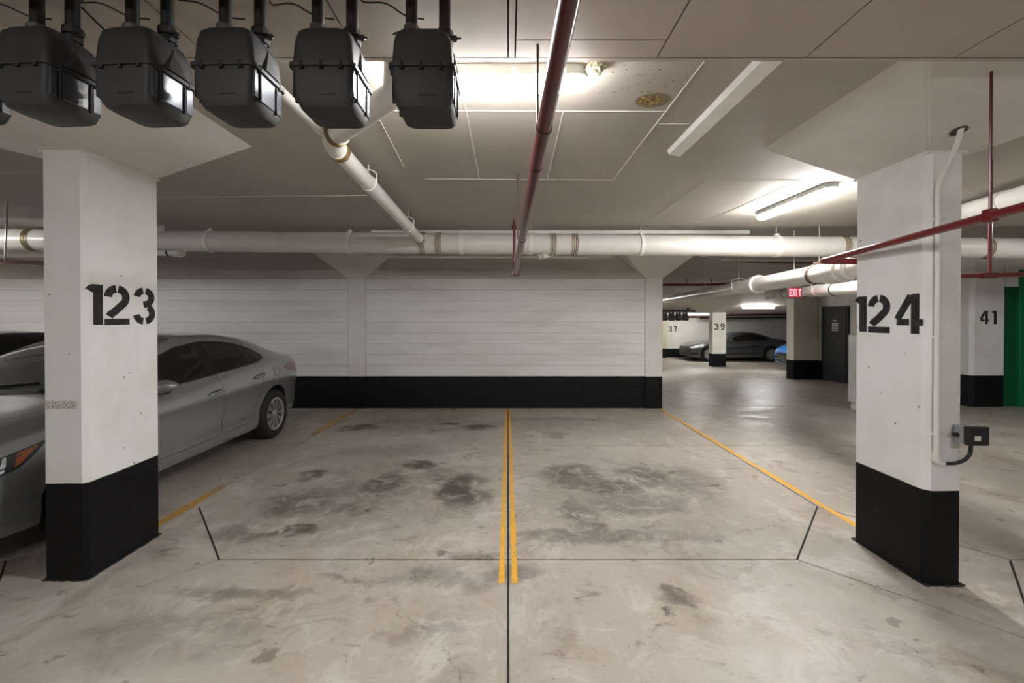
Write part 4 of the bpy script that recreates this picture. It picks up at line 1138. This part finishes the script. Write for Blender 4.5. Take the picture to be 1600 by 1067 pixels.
        gr = ob('grille', b3, m_trim, root, smooth=60)
        for i in range(5):
            z = .36+.055*i; hwz = .5; ob('grille_bar', tube([nose(-hwz+2*hwz*j/10, z, .012) for j in range(11)], .006, 6), m_chrome, gr)
    root.location = loc; root.rotation_euler = (0, 0, rot)
    return root
SED = dict(L=4.62, wr=.318, arch=.368, axles=(1.04, 3.62),
  top=[(0, .62), (.02, .66), (.06, .70), (.15, .755), (.35, .83), (.7, .905), (1.0, .955), (1.22, 1.0), (1.35, 1.06), (1.6, 1.20), (1.9, 1.335), (2.15, 1.395), (2.45, 1.418), (2.8, 1.412), (3.15, 1.372), (3.5, 1.292), (3.85, 1.18), (4.1, 1.10), (4.3, 1.065), (4.48, 1.05), (4.57, 1.02), (4.60, .96), (4.62, .88)],
  hw=[(0, .52), (.02, .60), (.06, .67), (.15, .745), (.3, .805), (.5, .85), (.75, .882), (1.0, .895), (2.3, .90), (3.6, .90), (4.0, .875), (4.3, .825), (4.5, .755), (4.58, .69), (4.62, .60)],
  belt=[(0, .56), (.06, .63), (.15, .675), (.35, .755), (.7, .835), (1.0, .875), (1.4, .90), (2.0, .925), (2.6, .955), (3.2, .99), (3.6, 1.02), (4.1, 1.03), (4.4, 1.0), (4.57, .93), (4.62, .82)],
  rail=[(0, .40), (.3, .62), (.7, .70), (1.2, .74), (1.4, .735), (1.9, .625), (2.3, .585), (2.8, .58), (3.3, .60), (3.8, .65), (4.2, .70), (4.5, .66), (4.62, .5)],
  krail=[(0, .6), (.8, .62), (1.2, .60), (1.6, .82), (2.2, .90), (3.2, .90), (3.8, .82), (4.2, .6), (4.62, .5)],
  bot=[(0, .30), (.05, .24), (.2, .20), (.6, .185), (3.9, .19), (4.4, .24), (4.58, .32), (4.62, .40)],
  dlo=dict(lo=[(1.36, .925), (2.0, .950), (2.6, .980), (3.2, 1.015), (3.42, 1.035), (3.50, 1.09)], hi=[(1.36, .93), (1.58, 1.085), (1.85, 1.215), (2.15, 1.295), (2.5, 1.328), (2.85, 1.312), (3.15, 1.262), (3.38, 1.185), (3.50, 1.10)],
    glass=[('front_side_window', [(1.52, .955), (2.0, .972), (2.43, .992)], [(1.53, .99), (1.62, 1.075), (1.87, 1.19), (2.15, 1.268), (2.38, 1.295)]),
           ('rear_side_window', [(2.55, 1.00), (2.85, 1.015), (3.10, 1.03)], [(2.52, 1.302), (2.75, 1.296), (3.02, 1.26)]),
           ('quarter_window', [(3.14, 1.034), (3.30, 1.045), (3.41, 1.058)], [(3.07, 1.25), (3.22, 1.21), (3.42, 1.12)])]),
  seams=[[(2.50, .98), (2.535, .85), (2.54, .60), (2.52, .34)], [(1.30, .92), (1.28, .75), (1.30, .40)], [(3.34, 1.03), (3.36, .90), (3.25, .72), (3.17, .50), (3.10, .34)], [(1.30, .335), (2.1, .325), (3.10, .335)],
         [(3.58, .88), (3.60, .84), (3.64, .815), (3.70, .82), (3.73, .86), (3.72, .90), (3.68, .925), (3.62, .92), (3.58, .88)]],
  handles=[(2.40, .80), (3.24, .865)], mirror=(1.62, .985),
  patches=[('headlamp', [(.14, .545), (.35, .60), (.52, .635), (.62, .70), (.70, .765)], [(.14, .62), (.35, .70), (.52, .735), (.62, .755), (.70, .772)], m_head),
           ('indicator_lens', [(.505, .650), (.54, .665), (.60, .712), (.645, .745)], [(.535, .728), (.57, .736), (.61, .743), (.655, .756)], m_amber),
           ('daytime_lamp', [(.42, .625), (.455, .633)], [(.465, .715), (.485, .722)], m_led),
           ('fog_trim', [(.18, .28), (.40, .30), (.46, .31)], [(.22, .50), (.36, .52), (.40, .50)], m_trim),
           ('tail_lamp', [(3.88, .90), (4.1, .835), (4.50, .77)], [(3.88, .912), (4.1, .955), (4.52, .94)], m_tail)],
  wind=(1.27, 2.08, .16, .10, .95, .005), rearw=(3.32, 4.02, -.06, -.14, .93, .005))
COUPE = dict(SED); COUPE.update(L=4.80, arch=.39, wr=.345, axles=(.86, 3.78), spokes=14,
  top=[(0, .60), (.03, .68), (.1, .74), (.3, .82), (.8, .90), (1.4, .965), (1.65, 1.02), (1.95, 1.17), (2.25, 1.30), (2.6, 1.375), (3.0, 1.375), (3.4, 1.30), (3.8, 1.17), (4.15, 1.07), (4.5, 1.04), (4.72, 1.0), (4.80, .82)],
  hw=[(0, .58), (.03, .68), (.1, .77), (.3, .85), (.7, .91), (1.2, .92), (3.8, .93), (4.3, .89), (4.6, .82), (4.8, .66)],
  belt=[(0, .54), (.1, .66), (.3, .74), (.8, .83), (1.5, .88), (2.4, .92), (3.5, .96), (4.2, .98), (4.6, .95), (4.8, .76)],
  rail=[(0, .42), (.4, .66), (1.5, .76), (2.2, .62), (2.8, .58), (3.5, .60), (4.2, .70), (4.8, .5)],
  krail=[(0, .6), (1.4, .6), (2.0, .84), (2.7, .9), (3.4, .88), (4.2, .6), (4.8, .5)],
  bot=[(0, .28), (.1, .2), (.5, .17), (4.2, .18), (4.6, .26), (4.8, .36)],
  dlo=dict(lo=[(1.72, .92), (2.6, .955), (3.5, 1.0), (3.72, 1.02)], hi=[(1.72, .93), (2.0, 1.09), (2.35, 1.23), (2.75, 1.285), (3.15, 1.255), (3.5, 1.16), (3.72, 1.03)],
    glass=[('front_side_window', [(1.86, .945), (2.4, .965), (2.86, .98)], [(1.9, .99), (2.1, 1.11), (2.4, 1.21), (2.82, 1.262)]), ('rear_side_window', [(2.92, .985), (3.3, 1.005), (3.6, 1.03)], [(2.90, 1.26), (3.2, 1.225), (3.6, 1.08)])]),
  seams=[[(2.90, .97), (2.95, .6), (2.93, .33)], [(1.45, .92), (1.42, .7), (1.46, .36)], [(1.46, .32), (2.93, .31)]], handles=[(2.72, .80)], mirror=(1.90, 1.0),
  patches=[('headlamp', [(.08, .60), (.3, .64), (.62, .70)], [(.08, .67), (.3, .73), (.62, .77)], m_led), ('tail_lamp', [(4.3, .86), (4.72, .78)], [(4.3, .90), (4.72, .90)], m_tail), ('intake', [(.04, .30), (.42, .32)], [(.08, .42), (.38, .40)], m_trim)],
  wind=(1.58, 2.38, .16, .10, .95, .005), rearw=(3.30, 4.10, -.06, -.14, .93, .005))
BLK = dict(SED)
HATCH = dict(COUPE); HATCH.update(L=4.4, axles=(.85, 3.45), wr=.33, arch=.375,
  top=[(0, .66), (.03, .76), (.1, .84), (.4, .96), (.9, 1.03), (1.15, 1.10), (1.6, 1.38), (2.0, 1.53), (2.5, 1.58), (3.2, 1.56), (3.8, 1.46), (4.15, 1.25), (4.32, 1.05), (4.4, .85)],
  belt=[(0, .60), (.1, .74), (.4, .86), (.9, .95), (1.5, .98), (2.4, 1.0), (3.5, 1.04), (4.1, 1.04), (4.3, .95), (4.4, .78)],
  hw=[(0, .60), (.03, .70), (.1, .78), (.3, .85), (.7, .89), (3.5, .90), (4.1, .86), (4.4, .70)],
  rail=[(0, .5), (.4, .68), (1.1, .76), (1.8, .64), (2.5, .60), (3.4, .60), (4.1, .64), (4.4, .6)],
  krail=[(0, .6), (1.0, .6), (1.6, .86), (2.5, .92), (3.8, .9), (4.4, .5)], bot=[(0, .3), (.1, .24), (.5, .2), (4.0, .2), (4.4, .35)],
  dlo=dict(lo=[(1.25, .99), (2.4, 1.03), (3.9, 1.08)], hi=[(1.25, 1.0), (1.7, 1.27), (2.3, 1.43), (3.2, 1.42), (3.9, 1.2)],
    glass=[('front_side_window', [(1.4, 1.02), (2.3, 1.05)], [(1.45, 1.07), (1.8, 1.28), (2.25, 1.40)]), ('rear_side_window', [(2.4, 1.05), (3.7, 1.1)], [(2.4, 1.41), (3.1, 1.40), (3.7, 1.26)])]),
  seams=[[(2.35, 1.03), (2.38, .6), (2.35, .35)]], handles=[(2.2, .9)], mirror=(1.55, 1.07),
  patches=[('headlamp', [(.05, .70), (.5, .82)], [(.05, .80), (.5, .90)], m_led), ('intake', [(.04, .34), (.3, .36)], [(.06, .50), (.3, .48)], m_trim)],
  wind=(1.12, 1.9, .14, .08, .95, .005), rearw=(3.85, 4.25, -.02, -.04, .9, .005))
make_car(SED, 'sedan_car', 'silver grey four-door sedan parked behind pillar 123', m_silver, (-3.95, 4.63, 0), 0)
make_car(BLK, 'sedan_car', 'black car parked beyond the silver sedan, seen at the left edge', m_blackcar, (-6.62, 5.35, 0), 0, False)
make_car(COUPE, 'coupe_car', 'dark grey coupe parked side-on far down the aisle behind pillar 39', m_coupe, (8.55+2.40, 22.0, fz(22)), -PI/2)
make_car(HATCH, 'hatchback_car', 'blue car nose sticking out from behind the exit pillar', m_blue, (10.18+2.2, 16.6, fz(16.6)+.002), -PI/2)
